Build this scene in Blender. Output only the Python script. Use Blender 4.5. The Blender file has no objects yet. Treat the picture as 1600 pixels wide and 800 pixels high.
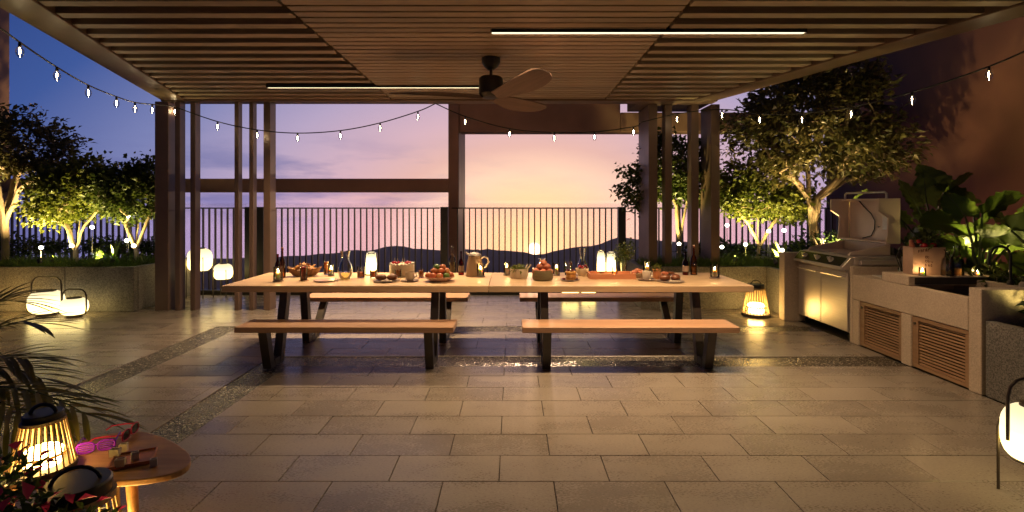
import bpy, bmesh, math, random
import numpy as np
from mathutils import Vector, Matrix, Quaternion

R = math.radians
PI = math.pi
scene = bpy.context.scene
COL = scene.collection
H, F = 1.65, 800.0           # eye height (m), focal length in photo pixels

# ---------------------------------------------------------------- camera
cam = bpy.data.cameras.new('camera')
cam.sensor_width = 36.0
cam.lens = 36.0 * F / 1600.0
cam.shift_y = -80.0 / 1600.0
cam.clip_start = 0.05
cam.clip_end = 20000
camo = bpy.data.objects.new('camera', cam)
COL.objects.link(camo)
camo.location = (0, 0, H)
camo.rotation_euler = (R(90), 0, 0)
scene.camera = camo

# ---------------------------------------------------------------- colour helpers
def lin(r, g, b):
    def c(v):
        v /= 255.0
        return v / 12.92 if v <= 0.04045 else ((v + 0.055) / 1.055) ** 2.4
    return (c(r), c(g), c(b), 1.0)

def node(nt, typ, **kw):
    n = nt.nodes.new(typ)
    for k, v in kw.items():
        setattr(n, k, v)
    return n

def link(nt, a, b):
    nt.links.new(a, b)

def mth(nt, op, a, b=None, clamp=False):
    n = nt.nodes.new('ShaderNodeMath'); n.operation = op; n.use_clamp = clamp
    for i, v in enumerate((a, b)):
        if v is None: continue
        if isinstance(v, (int, float)): n.inputs[i].default_value = v
        else: nt.links.new(v, n.inputs[i])
    return n.outputs[0]

def ramp(nt, fac, stops, interp='LINEAR'):
    n = nt.nodes.new('ShaderNodeValToRGB')
    cr = n.color_ramp; cr.interpolation = interp
    while len(cr.elements) < len(stops): cr.elements.new(0.5)
    for e, (p, c) in zip(cr.elements, stops):
        e.position = p
        e.color = c if len(c) == 4 else (*c, 1)
    nt.links.new(fac, n.inputs[0])
    return n.outputs[0]

def mixc(nt, fac, a, b, blend='MIX'):
    n = nt.nodes.new('ShaderNodeMix'); n.data_type = 'RGBA'; n.blend_type = blend
    for idx, v in ((0, fac), (6, a), (7, b)):
        if isinstance(v, (int, float)): n.inputs[idx].default_value = v
        elif isinstance(v, tuple): n.inputs[idx].default_value = v if len(v) == 4 else (*v, 1)
        else: nt.links.new(v, n.inputs[idx])
    return n.outputs[2]

# ---------------------------------------------------------------- sky (dusk)
SUN_AZ = math.atan(35 / 800.0)
SUN_EL = math.atan(-69 / 800.0)          # seen from the high roof the sun sits on the low far ridge
world = bpy.data.worlds.new('World'); scene.world = world; world.use_nodes = True
nt = world.node_tree; nt.nodes.clear()
tc = node(nt, 'ShaderNodeTexCoord')
sp = node(nt, 'ShaderNodeSeparateXYZ'); link(nt, tc.outputs['Generated'], sp.inputs[0])
az = mth(nt, 'ARCTAN2', sp.outputs[0], sp.outputs[1])
el = mth(nt, 'ARCSINE', sp.outputs[2])
daz = mth(nt, 'SUBTRACT', az, SUN_AZ)
del_ = mth(nt, 'SUBTRACT', el, SUN_EL)
a2 = mth(nt, 'POWER', mth(nt, 'MULTIPLY', mth(nt, 'ABSOLUTE', daz), 0.62), 2.0)
e2 = mth(nt, 'POWER', mth(nt, 'ABSOLUTE', del_), 2.0)
dist = mth(nt, 'MULTIPLY', mth(nt, 'SQRT', mth(nt, 'ADD', a2, e2)), 0.8)
sky = ramp(nt, dist, [(0.0, lin(255, 228, 165)), (0.03, lin(255, 214, 150)), (0.075, lin(254, 211, 166)),
                      (0.12, lin(251, 212, 188)), (0.16, lin(226, 182, 176)), (0.21, lin(214, 178, 192)),
                      (0.28, lin(182, 164, 196)), (0.36, lin(122, 130, 182)), (0.44, lin(58, 86, 154)),
                      (0.55, lin(26, 54, 120)), (0.75, lin(14, 32, 78)), (1.0, lin(9, 18, 46))])
cmb = node(nt, 'ShaderNodeCombineXYZ')
link(nt, mth(nt, 'MULTIPLY', az, 3.2), cmb.inputs[0]); link(nt, mth(nt, 'MULTIPLY', el, 15.0), cmb.inputs[1])
cl = node(nt, 'ShaderNodeTexNoise'); cl.inputs['Scale'].default_value = 1.5; cl.inputs['Detail'].default_value = 8
cl.inputs['Roughness'].default_value = 0.55
link(nt, cmb.outputs[0], cl.inputs['Vector'])
cfac = ramp(nt, cl.outputs[0], [(0.47, (0, 0, 0)), (0.62, (1, 1, 1))])
band = ramp(nt, mth(nt, 'ADD', mth(nt, 'MULTIPLY', el, 2.0), 0.5), [(0.38, (0, 0, 0)), (0.5, (1, 1, 1)), (0.62, (1, 1, 1)), (0.78, (0, 0, 0))])
side = ramp(nt, mth(nt, 'ADD', az, 0.5), [(0.1, (1, 1, 1)), (0.5, (0.15, 0.15, 0.15))])
cf = mth(nt, 'MULTIPLY', mth(nt, 'MULTIPLY', mth(nt, 'MULTIPLY', cfac, band), side), 0.9)
sky = mixc(nt, cf, sky, mixc(nt, 0.75, sky, lin(96, 104, 162)))
# sun disc and its glow
sd = node(nt, 'ShaderNodeVectorMath'); sd.operation = 'DOT_PRODUCT'
link(nt, tc.outputs['Generated'], sd.inputs[0])
sunv = Vector((math.sin(SUN_AZ) * math.cos(SUN_EL), math.cos(SUN_AZ) * math.cos(SUN_EL), math.sin(SUN_EL)))
sd.inputs[1].default_value = sunv
ang = mth(nt, 'ARCCOSINE', mth(nt, 'MINIMUM', sd.outputs['Value'], 1.0))
disc = mth(nt, 'MULTIPLY', mth(nt, 'SUBTRACT', 0.0135, ang), 130.0, True)
glow = mth(nt, 'EXPONENT', mth(nt, 'MULTIPLY', ang, -15.0))
addc = mixc(nt, 1.0, mixc(nt, 1.0, (0.75, 0.34, 0.06), glow, 'MULTIPLY'), mixc(nt, 1.0, (5.0, 4.2, 2.6), disc, 'MULTIPLY'), 'ADD')
sky = mixc(nt, 1.0, sky, addc, 'ADD')
low = ramp(nt, mth(nt, 'ADD', mth(nt, 'MULTIPLY', el, 4.0), 0.5), [(0.36, (1.75, 1.5, 1.66)), (0.504, (1.45, 1.34, 1.44)), (0.54, (1.08, 1.03, 1.07)), (0.75, (1, 1, 1))])   # the band of air near the horizon is brightest
sky = mixc(nt, 1.0, sky, low, 'MULTIPLY')
bg = node(nt, 'ShaderNodeBackground'); link(nt, sky, bg.inputs[0]); bg.inputs[1].default_value = 0.9
nish = node(nt, 'ShaderNodeTexSky'); nish.sky_type = 'NISHITA'; nish.sun_disc = False
nish.sun_elevation = R(1.0); nish.sun_rotation = SUN_AZ
bg2 = node(nt, 'ShaderNodeBackground'); link(nt, nish.outputs[0], bg2.inputs[0]); bg2.inputs[1].default_value = 0.006
ads = node(nt, 'ShaderNodeAddShader'); link(nt, bg.outputs[0], ads.inputs[0]); link(nt, bg2.outputs[0], ads.inputs[1])
wo = node(nt, 'ShaderNodeOutputWorld'); link(nt, ads.outputs[0], wo.inputs[0])

# ---------------------------------------------------------------- sun (just setting)
sl = bpy.data.lights.new('sun', 'SUN'); sl.energy = 0.6; sl.angle = R(0.6); sl.color = (1.0, 0.62, 0.36)
slo = bpy.data.objects.new('sun', sl); COL.objects.link(slo)
sdir = Vector((math.sin(SUN_AZ), math.cos(SUN_AZ), math.tan(R(1.0))))
slo.rotation_euler = (-sdir).to_track_quat('-Z', 'Y').to_euler()

# ---------------------------------------------------------------- exposure
vs = scene.view_settings
vs.view_transform = 'Standard'; vs.look = 'None'; vs.exposure = 0.14; vs.gamma = 1.0
scene.cycles.use_denoising = True
scene.cycles.max_bounces = 7; scene.cycles.diffuse_bounces = 3; scene.cycles.glossy_bounces = 4
scene.cycles.transmission_bounces = 6; scene.cycles.transparent_max_bounces = 16
scene.cycles.caustics_reflective = False; scene.cycles.caustics_refractive = False
scene.cycles.sample_clamp_indirect = 4.0

# ================================================================ geometry helpers
def fl(px, py, z=0.0):
    """point at height z that the photo shows at (px, py)"""
    Y = (H - z) * F / (py - 320.0)
    return Vector(((px - 800.0) * Y / F, Y, z))

def at(px, py, Y):
    return Vector(((px - 800.0) * Y / F, Y, H - (py - 320.0) * Y / F))

class MB:
    def __init__(s): s.v = []; s.f = []
    def add(s, vs, fs):
        o = len(s.v); s.v += [tuple(p) for p in vs]; s.f += [tuple(i + o for i in f) for f in fs]; return s
    def box(s, x0, y0, z0, x1, y1, z1):
        return s.add([(x0, y0, z0), (x1, y0, z0), (x1, y1, z0), (x0, y1, z0), (x0, y0, z1), (x1, y0, z1), (x1, y1, z1), (x0, y1, z1)],
                     [(0, 3, 2, 1), (4, 5, 6, 7), (0, 1, 5, 4), (1, 2, 6, 5), (2, 3, 7, 6), (3, 0, 4, 7)])
    def hexa(s, bot, top):
        return s.add(list(bot) + list(top), [(0, 3, 2, 1), (4, 5, 6, 7), (0, 1, 5, 4), (1, 2, 6, 5), (2, 3, 7, 6), (3, 0, 4, 7)])
    def prism(s, poly, z0, z1):
        n = len(poly)
        return s.add([(x, y, z0) for x, y in poly] + [(x, y, z1) for x, y in poly],
                     [tuple(range(n - 1, -1, -1)), tuple(range(n, 2 * n))] + [(i, (i + 1) % n, n + (i + 1) % n, n + i) for i in range(n)])
    def extr(s, poly, axis, a, b):
        """extrude a 2-D polygon along 'x' (poly is y,z) or 'y' (poly is x,z)"""
        n = len(poly)
        P = (lambda u, w, t: (t, u, w)) if axis == 'x' else (lambda u, w, t: (u, t, w))
        return s.add([P(u, w, a) for u, w in poly] + [P(u, w, b) for u, w in poly],
                     [tuple(range(n - 1, -1, -1)), tuple(range(n, 2 * n))] + [(i, (i + 1) % n, n + (i + 1) % n, n + i) for i in range(n)])
    def lathe(s, prof, n=20, c=(0, 0, 0), sx=1.0, sy=1.0):
        vs = []; fs = []; rings = []
        for r, z in prof:
            if r < 1e-6:
                rings.append([len(vs)]); vs.append((c[0], c[1], c[2] + z))
            else:
                rings.append(list(range(len(vs), len(vs) + n)))
                vs += [(c[0] + sx * r * math.cos(2 * PI * i / n), c[1] + sy * r * math.sin(2 * PI * i / n), c[2] + z) for i in range(n)]
        for a, b in zip(rings, rings[1:]):
            for i in range(n):
                j = (i + 1) % n
                if len(a) == 1 and len(b) == 1: break
                if len(a) == 1: fs.append((a[0], b[j], b[i]))
                elif len(b) == 1: fs.append((a[i], a[j], b[0]))
                else: fs.append((a[i], a[j], b[j], b[i]))
        return s.add(vs, fs)
    def tube(s, pts, rad, n=8, closed=False, cap=True):
        pts = [Vector(p) for p in pts]
        if not hasattr(rad, '__len__'): rad = [rad] * len(pts)
        m = len(pts); vs = []; fs = []
        tan = []
        for i in range(m):
            a = pts[(i - 1) % m] if (closed or i > 0) else pts[i]
            b = pts[(i + 1) % m] if (closed or i < m - 1) else pts[i]
            d = b - a
            tan.append(d.normalized() if d.length > 1e-9 else Vector((0, 0, 1)))
        u = tan[0].orthogonal().normalized()
        for i in range(m):
            if i: u = (tan[i - 1].rotation_difference(tan[i]) @ u)
            u = (u - u.dot(tan[i]) * tan[i]).normalized(); w = tan[i].cross(u)
            vs += [pts[i] + rad[i] * (math.cos(2 * PI * k / n) * u + math.sin(2 * PI * k / n) * w) for k in range(n)]
        for i in range(m if closed else m - 1):
            a = i * n; b = ((i + 1) % m) * n
            fs += [(a + k, a + (k + 1) % n, b + (k + 1) % n, b + k) for k in range(n)]
        if cap and not closed:
            fs += [tuple(range(n - 1, -1, -1)), tuple(range((m - 1) * n, m * n))]
        return s.add(vs, fs)
    def ball(s, c, rx, ry=None, rz=None, n=12, m=8):
        ry = ry or rx; rz = rz or rx
        prof = [(math.sin(PI * i / m), -math.cos(PI * i / m)) for i in range(m + 1)]
        prof[0] = (0, -1); prof[-1] = (0, 1)
        t = MB().lathe(prof, n)
        return s.add([(c[0] + rx * x, c[1] + ry * y, c[2] + rz * z) for x, y, z in t.v], t.f)
    def xf(s, M):
        s.v = [tuple(M @ Vector(p)) for p in s.v]; return s
    def join(s, o): return s.add(o.v, o.f)

def meshof(name, mb, mat, smooth=False, bevel=0.0, seg=1, recalc=True):
    me = bpy.data.meshes.new(name)
    me.from_pydata(mb.v, [], mb.f)
    if recalc or bevel:
        bm = bmesh.new(); bm.from_mesh(me)
        if recalc: bmesh.ops.recalc_face_normals(bm, faces=bm.faces)
        if bevel:
            es = [e for e in bm.edges if len(e.link_faces) == 2 and e.calc_face_angle(0) > 0.5]
            bmesh.ops.bevel(bm, geom=es, offset=bevel, segments=seg, affect='EDGES', profile=0.6)
        bm.to_mesh(me); bm.free()
    if mat is not None: me.materials.append(mat)
    if smooth:
        me.polygons.foreach_set('use_smooth', [True] * len(me.polygons))
        try: me.set_sharp_from_angle(angle=R(40))
        except Exception: pass
    me.update()
    return me

def place(name, me, parent=None, loc=(0, 0, 0), rot=(0, 0, 0), scale=None):
    o = bpy.data.objects.new(name, me); COL.objects.link(o)
    o.location = loc; o.rotation_euler = rot
    if scale: o.scale = scale
    if parent is not None: o.parent = parent
    return o

def obj(name, mb, mat, parent=None, loc=(0, 0, 0), rot=(0, 0, 0), smooth=False, bevel=0.0, seg=1, recalc=True):
    return place(name, meshof(name, mb, mat, smooth, bevel, seg, recalc), parent, loc, rot)

def tag(o, label, cat, group=None):
    o['label'] = label; o['category'] = cat
    if group: o['group'] = group
    return o

def thing(name, label, cat, loc=(0, 0, 0), rz=0.0, group=None):
    o = bpy.data.objects.new(name, None); COL.objects.link(o)
    o.empty_display_size = 0.1
    o.location = loc; o.rotation_euler = (0, 0, rz)
    return tag(o, label, cat, group)

def struct(o):
    o['kind'] = 'structure'; return o

def copy_tree(o, parent=None, label=None, group=None):
    c = o.copy(); COL.objects.link(c)
    c.parent = parent
    for ch in o.children: copy_tree(ch, c)
    if label: c['label'] = label
    if group: c['group'] = group
    return c

# ================================================================ materials
def newmat(name):
    m = bpy.data.materials.new(name); m.use_nodes = True
    n = m.node_tree; b = n.nodes['Principled BSDF']
    return m, n, b

def pm(name, c1, c2=None, scale=8.0, rough=0.5, bump=0.0, stretch=(1, 1, 1), metal=0.0, detail=6.0, coord='Object', spec=0.5,
       bscale=None, island=False, rvar=0.0, lo=0.35, hi=0.65, coat=0.0):
    """noise mottled procedural surface"""
    m, n, b = newmat(name)
    t = node(n, 'ShaderNodeTexCoord'); mp = node(n, 'ShaderNodeMapping'); mp.inputs['Scale'].default_value = stretch
    if coord == 'World':
        g = node(n, 'ShaderNodeNewGeometry'); link(n, g.outputs['Position'], mp.inputs[0])
    else: link(n, t.outputs[coord], mp.inputs[0])
    ns = node(n, 'ShaderNodeTexNoise'); ns.inputs['Scale'].default_value = scale; ns.inputs['Detail'].default_value = detail
    link(n, mp.outputs[0], ns.inputs['Vector'])
    c2 = c2 or tuple(min(1, x * 0.72) for x in c1)
    col = ramp(n, ns.outputs[0], [(lo, c1), (hi, c2)])
    if island:
        g2 = node(n, 'ShaderNodeNewGeometry')
        hs = node(n, 'ShaderNodeHueSaturation'); link(n, col, hs.inputs['Color'])
        link(n, mth(n, 'ADD', mth(n, 'MULTIPLY', g2.outputs['Random Per Island'], 0.8), 0.6), hs.inputs['Value'])
        col = hs.outputs[0]
    link(n, col, b.inputs['Base Color'])
    b.inputs['Roughness'].default_value = rough
    if rvar:
        link(n, mth(n, 'ADD', mth(n, 'MULTIPLY', ns.outputs[0], rvar), rough - rvar / 2), b.inputs['Roughness'])
    b.inputs['Metallic'].default_value = metal
    b.inputs['Specular IOR Level'].default_value = spec
    b.inputs['Coat Weight'].default_value = coat
    if bump:
        bn = ns
        if bscale:
            bn = node(n, 'ShaderNodeTexNoise'); bn.inputs['Scale'].default_value = bscale; bn.inputs['Detail'].default_value = 4
            link(n, mp.outputs[0], bn.inputs['Vector'])
        bp = node(n, 'ShaderNodeBump'); bp.inputs['Strength'].default_value = bump; bp.inputs['Distance'].default_value = 0.01
        link(n, bn.outputs[0], bp.inputs['Height']); link(n, bp.outputs[0], b.inputs['Normal'])
    return m

def emit(name, col, strength):
    m = bpy.data.materials.new(name); m.use_nodes = True; n = m.node_tree; n.nodes.clear()
    e = node(n, 'ShaderNodeEmission'); e.inputs[0].default_value = (*col, 1); e.inputs[1].default_value = strength
    o = node(n, 'ShaderNodeOutputMaterial'); link(n, e.outputs[0], o.inputs[0])
    m.cycles.emission_sampling = 'FRONT'
    return m

def shade_mat(name, top, hot, s_top, s_hot, mid=0.36):
    """frosted lit shade: the bulb sits low inside, so the lower middle is the brightest"""
    m = bpy.data.materials.new(name); m.use_nodes = True; n = m.node_tree; n.nodes.clear()
    t = node(n, 'ShaderNodeTexCoord'); sp_ = node(n, 'ShaderNodeSeparateXYZ'); link(n, t.outputs['Generated'], sp_.inputs[0])
    f = ramp(n, sp_.outputs[2], [(0.0, (0.35, 0.35, 0.35)), (mid, (1, 1, 1)), (0.62, (0.18, 0.18, 0.18)), (1.0, (0, 0, 0))], 'EASE')
    e = node(n, 'ShaderNodeEmission'); link(n, mixc(n, f, (*top, 1), (*hot, 1)), e.inputs[0])
    link(n, mth(n, 'ADD', mth(n, 'MULTIPLY', f, s_hot - s_top), s_top), e.inputs[1])
    o = node(n, 'ShaderNodeOutputMaterial'); link(n, e.outputs[0], o.inputs[0])
    m.cycles.emission_sampling = 'FRONT'
    return m

def glassy(name, tint=(1, 1, 1), refl=1.0, rough=0.02):
    """thin glass: see-through with a Fresnel sheen"""
    m = bpy.data.materials.new(name); m.use_nodes = True; n = m.node_tree; n.nodes.clear()
    tr = node(n, 'ShaderNodeBsdfTransparent'); tr.inputs[0].default_value = (*tint, 1)
    gl = node(n, 'ShaderNodeBsdfGlossy'); gl.inputs['Roughness'].default_value = rough
    lw = node(n, 'ShaderNodeFresnel'); lw.inputs[0].default_value = 1.5
    mx = node(n, 'ShaderNodeMixShader')
    link(n, mth(n, 'MULTIPLY', lw.outputs[0], refl, True), mx.inputs[0]); link(n, tr.outputs[0], mx.inputs[1]); link(n, gl.outputs[0], mx.inputs[2])
    o = node(n, 'ShaderNodeOutputMaterial'); link(n, mx.outputs[0], o.inputs[0])
    return m

def leafmat(name, c1, c2, rough=0.45, trans=0.35, spread=0.75):
    m, n, b = newmat(name)
    g = node(n, 'ShaderNodeNewGeometry')
    t = node(n, 'ShaderNodeTexCoord'); ns = node(n, 'ShaderNodeTexNoise'); ns.inputs['Scale'].default_value = 2.2
    link(n, t.outputs['Object'], ns.inputs['Vector'])
    f = mth(n, 'ADD', mth(n, 'MULTIPLY', g.outputs['Random Per Island'], spread), mth(n, 'MULTIPLY', ns.outputs[0], 1 - spread))
    col = ramp(n, f, [(0.1, c1), (0.9, c2)])
    link(n, col, b.inputs['Base Color']); b.inputs['Roughness'].default_value = rough
    b.inputs['Specular IOR Level'].default_value = 0.4
    tl = node(n, 'ShaderNodeBsdfTranslucent'); link(n, col, tl.inputs[0])
    mx = node(n, 'ShaderNodeMixShader'); mx.inputs[0].default_value = trans
    link(n, b.outputs[0], mx.inputs[1]); link(n, tl.outputs[0], mx.inputs[2])
    link(n, mx.outputs[0], n.nodes['Material Output'].inputs[0])
    return m

def wood(name, c1, c2, axis='x', rough=0.45, ring=1.0, bump=0.15):
    m, n, b = newmat(name)
    t = node(n, 'ShaderNodeTexCoord'); mp = node(n, 'ShaderNodeMapping')
    oi = node(n, 'ShaderNodeObjectInfo')
    off = node(n, 'ShaderNodeCombineXYZ')
    for i in range(3): link(n, mth(n, 'MULTIPLY', oi.outputs['Random'], 7.3 + 5 * i), off.inputs[i])
    va = node(n, 'ShaderNodeVectorMath'); va.operation = 'ADD'
    link(n, t.outputs['Object'], va.inputs[0]); link(n, off.outputs[0], va.inputs[1])
    link(n, va.outputs[0], mp.inputs[0])
    mp.inputs['Scale'].default_value = {'x': (0.9, 16, 16), 'y': (16, 0.9, 16), 'z': (16, 16, 0.9)}[axis]
    n1 = node(n, 'ShaderNodeTexNoise'); n1.inputs['Scale'].default_value = 1.6 * ring; n1.inputs['Detail'].default_value = 7
    n1.inputs['Distortion'].default_value = 0.8; link(n, mp.outputs[0], n1.inputs['Vector'])
    n2 = node(n, 'ShaderNodeTexNoise'); n2.inputs['Scale'].default_value = 9.0 * ring; n2.inputs['Detail'].default_value = 3
    link(n, mp.outputs[0], n2.inputs['Vector'])
    f = mth(n, 'ADD', mth(n, 'MULTIPLY', n1.outputs[0], 0.7), mth(n, 'MULTIPLY', n2.outputs[0], 0.3))
    col = ramp(n, f, [(0.36, c2), (0.62, c1)])
    hs = node(n, 'ShaderNodeHueSaturation'); link(n, col, hs.inputs['Color'])
    link(n, mth(n, 'ADD', mth(n, 'MULTIPLY', oi.outputs['Random'], 0.3), 0.85), hs.inputs['Value'])
    link(n, hs.outputs[0], b.inputs['Base Color'])
    link(n, mth(n, 'ADD', mth(n, 'MULTIPLY', n2.outputs[0], 0.3), rough - 0.15), b.inputs['Roughness'])
    bp = node(n, 'ShaderNodeBump'); bp.inputs['Strength'].default_value = bump; bp.inputs['Distance'].default_value = 0.004
    link(n, f, bp.inputs['Height']); link(n, bp.outputs[0], b.inputs['Normal'])
    return m

def stone_tile():
    m, n, b = newmat('honed_stone')
    g = node(n, 'ShaderNodeNewGeometry'); oi = node(n, 'ShaderNodeObjectInfo')
    mp = node(n, 'ShaderNodeMapping'); mp.inputs['Scale'].default_value = (1.0, 2.0, 1.0); link(n, g.outputs['Position'], mp.inputs[0])
    n1 = node(n, 'ShaderNodeTexNoise'); n1.inputs['Scale'].default_value = 1.6; n1.inputs['Detail'].default_value = 3; link(n, mp.outputs[0], n1.inputs['Vector'])
    n2 = node(n, 'ShaderNodeTexNoise'); n2.inputs['Scale'].default_value = 55; n2.inputs['Detail'].default_value = 5; link(n, mp.outputs[0], n2.inputs['Vector'])
    vo = node(n, 'ShaderNodeTexVoronoi'); vo.inputs['Scale'].default_value = 44; vo.inputs['Randomness'].default_value = 1.0
    link(n, mp.outputs[0], vo.inputs['Vector'])
    c = ramp(n, n1.outputs[0], [(0.3, (0.195, 0.165, 0.142)), (0.7, (0.255, 0.218, 0.187))])
    c = mixc(n, 0.4, c, ramp(n, n2.outputs[0], [(0.34, (0.34, 0.32, 0.30)), (0.5, (0.62, 0.62, 0.62)), (0.72, (0.86, 0.85, 0.83))]), 'OVERLAY')
    spk = ramp(n, vo.outputs['Distance'], [(0.16, (1, 1, 1)), (0.28, (0, 0, 0))])
    sel = ramp(n, vo.outputs['Color'], [(0.62, (0, 0, 0)), (0.66, (1, 1, 1))])
    c = mixc(n, mth(n, 'MULTIPLY', mth(n, 'MULTIPLY', spk, sel), 0.85), c, (0.06, 0.045, 0.036))
    vo2 = node(n, 'ShaderNodeTexVoronoi'); vo2.inputs['Scale'].default_value = 46; link(n, mp.outputs[0], vo2.inputs['Vector'])
    spk2 = mth(n, 'MULTIPLY', ramp(n, vo2.outputs['Distance'], [(0.12, (1, 1, 1)), (0.25, (0, 0, 0))]), ramp(n, vo2.outputs['Color'], [(0.7, (0, 0, 0)), (0.74, (1, 1, 1))]))
    c = mixc(n, mth(n, 'MULTIPLY', spk2, 0.6), c, (0.5, 0.45, 0.38))
    hs = node(n, 'ShaderNodeHueSaturation'); link(n, c, hs.inputs['Color'])
    link(n, mth(n, 'ADD', mth(n, 'MULTIPLY', oi.outputs['Random'], 0.20), 0.92), hs.inputs['Value'])
    link(n, hs.outputs[0], b.inputs['Base Color'])
    link(n, mth(n, 'ADD', mth(n, 'MULTIPLY', n1.outputs[0], 0.16), mth(n, 'ADD', mth(n, 'MULTIPLY', n2.outputs[0], 0.10), mth(n, 'ADD', mth(n, 'MULTIPLY', oi.outputs['Random'], 0.03), 0.135))), b.inputs['Roughness'])
    b.inputs['Specular IOR Level'].default_value = 0.75
    bp = node(n, 'ShaderNodeBump'); bp.inputs['Strength'].default_value = 0.09; bp.inputs['Distance'].default_value = 0.003
    link(n, n2.outputs[0], bp.inputs['Height']); link(n, bp.outputs[0], b.inputs['Normal'])
    return m

def gravel_mat(name, c1, c2, scale=70):
    m, n, b = newmat(name)
    g = node(n, 'ShaderNodeNewGeometry')
    vo = node(n, 'ShaderNodeTexVoronoi'); vo.inputs['Scale'].default_value = scale; link(n, g.outputs['Position'], vo.inputs['Vector'])
    sc = node(n, 'ShaderNodeSeparateColor'); link(n, vo.outputs['Color'], sc.inputs[0])
    c = ramp(n, sc.outputs[0], [(0.0, c1), (0.65, tuple(0.6 * a + 0.4 * d for a, d in zip(c1, c2))), (0.9, c2), (1.0, tuple(min(1, x * 1.8) for x in c2))])
    c = mixc(n, ramp(n, vo.outputs['Distance'], [(0.45, (0, 0, 0)), (0.75, (1, 1, 1))]), c, (0.015, 0.013, 0.012))
    link(n, c, b.inputs['Base Color']); b.inputs['Roughness'].default_value = 0.25
    bp = node(n, 'ShaderNodeBump'); bp.inputs['Strength'].default_value = 1.0; bp.inputs['Distance'].default_value = 0.012; bp.invert = True
    link(n, vo.outputs['Distance'], bp.inputs['Height']); link(n, bp.outputs[0], b.inputs['Normal'])
    return m

def concrete(name, c1, c2, sp=0.5):
    m, n, b = newmat(name)
    g = node(n, 'ShaderNodeNewGeometry')
    n1 = node(n, 'ShaderNodeTexNoise'); n1.inputs['Scale'].default_value = 2.0; n1.inputs['Detail'].default_value = 9; link(n, g.outputs['Position'], n1.inputs['Vector'])
    vo = node(n, 'ShaderNodeTexVoronoi'); vo.inputs['Scale'].default_value = 110; link(n, g.outputs['Position'], vo.inputs['Vector'])
    sc = node(n, 'ShaderNodeSeparateColor'); link(n, vo.outputs['Color'], sc.inputs[0])
    c = ramp(n, n1.outputs[0], [(0.3, c2), (0.7, c1)])
    c = mixc(n, sp, c, ramp(n, sc.outputs[0], [(0.1, (0.2, 0.2, 0.2)), (0.5, (0.5, 0.5, 0.5)), (0.95, (0.85, 0.85, 0.85))]), 'OVERLAY')
    link(n, c, b.inputs['Base Color']); b.inputs['Roughness'].default_value = 0.7
    bp = node(n, 'ShaderNodeBump'); bp.inputs['Strength'].default_value = 0.25; bp.inputs['Distance'].default_value = 0.004
    link(n, mth(n, 'ADD', n1.outputs[0], mth(n, 'MULTIPLY', sc.outputs[0], 0.3)), bp.inputs['Height']); link(n, bp.outputs[0], b.inputs['Normal'])
    return m

def weave(name, c1, c2, scale=60.0):
    m, n, b = newmat(name)
    t = node(n, 'ShaderNodeTexCoord')
    ck = node(n, 'ShaderNodeTexChecker'); ck.inputs['Scale'].default_value = scale; link(n, t.outputs['Object'], ck.inputs[0])
    w1 = node(n, 'ShaderNodeTexWave'); w1.inputs['Scale'].default_value = scale * 0.4; w1.bands_direction = 'Z'; link(n, t.outputs['Object'], w1.inputs[0])
    c = mixc(n, ck.outputs['Fac'], c1, c2)
    link(n, c, b.inputs['Base Color']); b.inputs['Roughness'].default_value = 0.7
    bp = node(n, 'ShaderNodeBump'); bp.inputs['Strength'].default_value = 0.8; bp.inputs['Distance'].default_value = 0.004
    link(n, mth(n, 'ADD', ck.outputs['Fac'], w1.outputs['Fac']), bp.inputs['Height']); link(n, bp.outputs[0], b.inputs['Normal'])
    return m

M = {}
M['tile'] = stone_tile()
M['grout'] = pm('grout', (0.03, 0.027, 0.024), rough=0.9, scale=30)
M['gravel'] = gravel_mat('pebble_wash', (0.018, 0.016, 0.014), (0.34, 0.29, 0.23), 64)
M['planter'] = concrete('terrazzo_concrete', (0.20, 0.185, 0.17), (0.12, 0.11, 0.10), 0.75)
M['counter'] = concrete('smooth_concrete', (0.60, 0.48, 0.38), (0.48, 0.38, 0.295), 0.2)
M['soil'] = pm('soil', (0.02, 0.015, 0.01), (0.05, 0.035, 0.022), 20, 0.95, 0.6)
M['bronze'] = pm('bronze_paint', (0.165, 0.105, 0.08), (0.135, 0.088, 0.067), 3, 0.42, 0.0, rvar=0.15, coord='World')
M['slat'] = wood('ceiling_timber', (0.37, 0.28, 0.215), (0.26, 0.195, 0.15), 'x', 0.5)
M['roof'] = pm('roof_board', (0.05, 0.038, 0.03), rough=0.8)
M['frame'] = pm('building_render', (0.36, 0.20, 0.16), (0.30, 0.165, 0.135), 2.0, 0.7, 0.1, coord='World', bscale=60)
M['rail'] = pm('railing_metal', (0.018, 0.015, 0.013), (0.013, 0.011, 0.010), 5, 0.45, coord='World')
M['wallpaint'] = pm('terracotta_render', (0.15, 0.060, 0.040), (0.11, 0.046, 0.031), 0.9, 0.8, 0.12, coord='World', bscale=90, detail=9)
M['table'] = wood('teak_top', (0.66, 0.47, 0.30), (0.50, 0.345, 0.205), 'x', 0.42)
M['bench'] = wood('bench_teak', (0.52, 0.305, 0.19), (0.38, 0.215, 0.13), 'x', 0.42)
M['leg'] = pm('dark_steel', (0.04, 0.03, 0.026), (0.028, 0.022, 0.02), 12, 0.42, 0.05)
M['black'] = pm('black_metal', (0.018, 0.016, 0.015), (0.012, 0.011, 0.010), 14, 0.4)
M['brownmetal'] = pm('lantern_metal', (0.09, 0.065, 0.045), (0.06, 0.045, 0.03), 14, 0.4)
M['cable'] = pm('cable', (0.012, 0.012, 0.012), rough=0.6)
M['glass'] = glassy('clear_glass', (0.97, 0.98, 0.97), 1.6)
M['bulbglass'] = glassy('bulb_glass', (0.98, 0.97, 0.94), 0.7, 0.05)
M['led'] = emit('led_strip', (1.0, 0.90, 0.55), 2.2)
M['filament'] = emit('filament', (1.0, 0.76, 0.42), 120.0)
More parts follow.
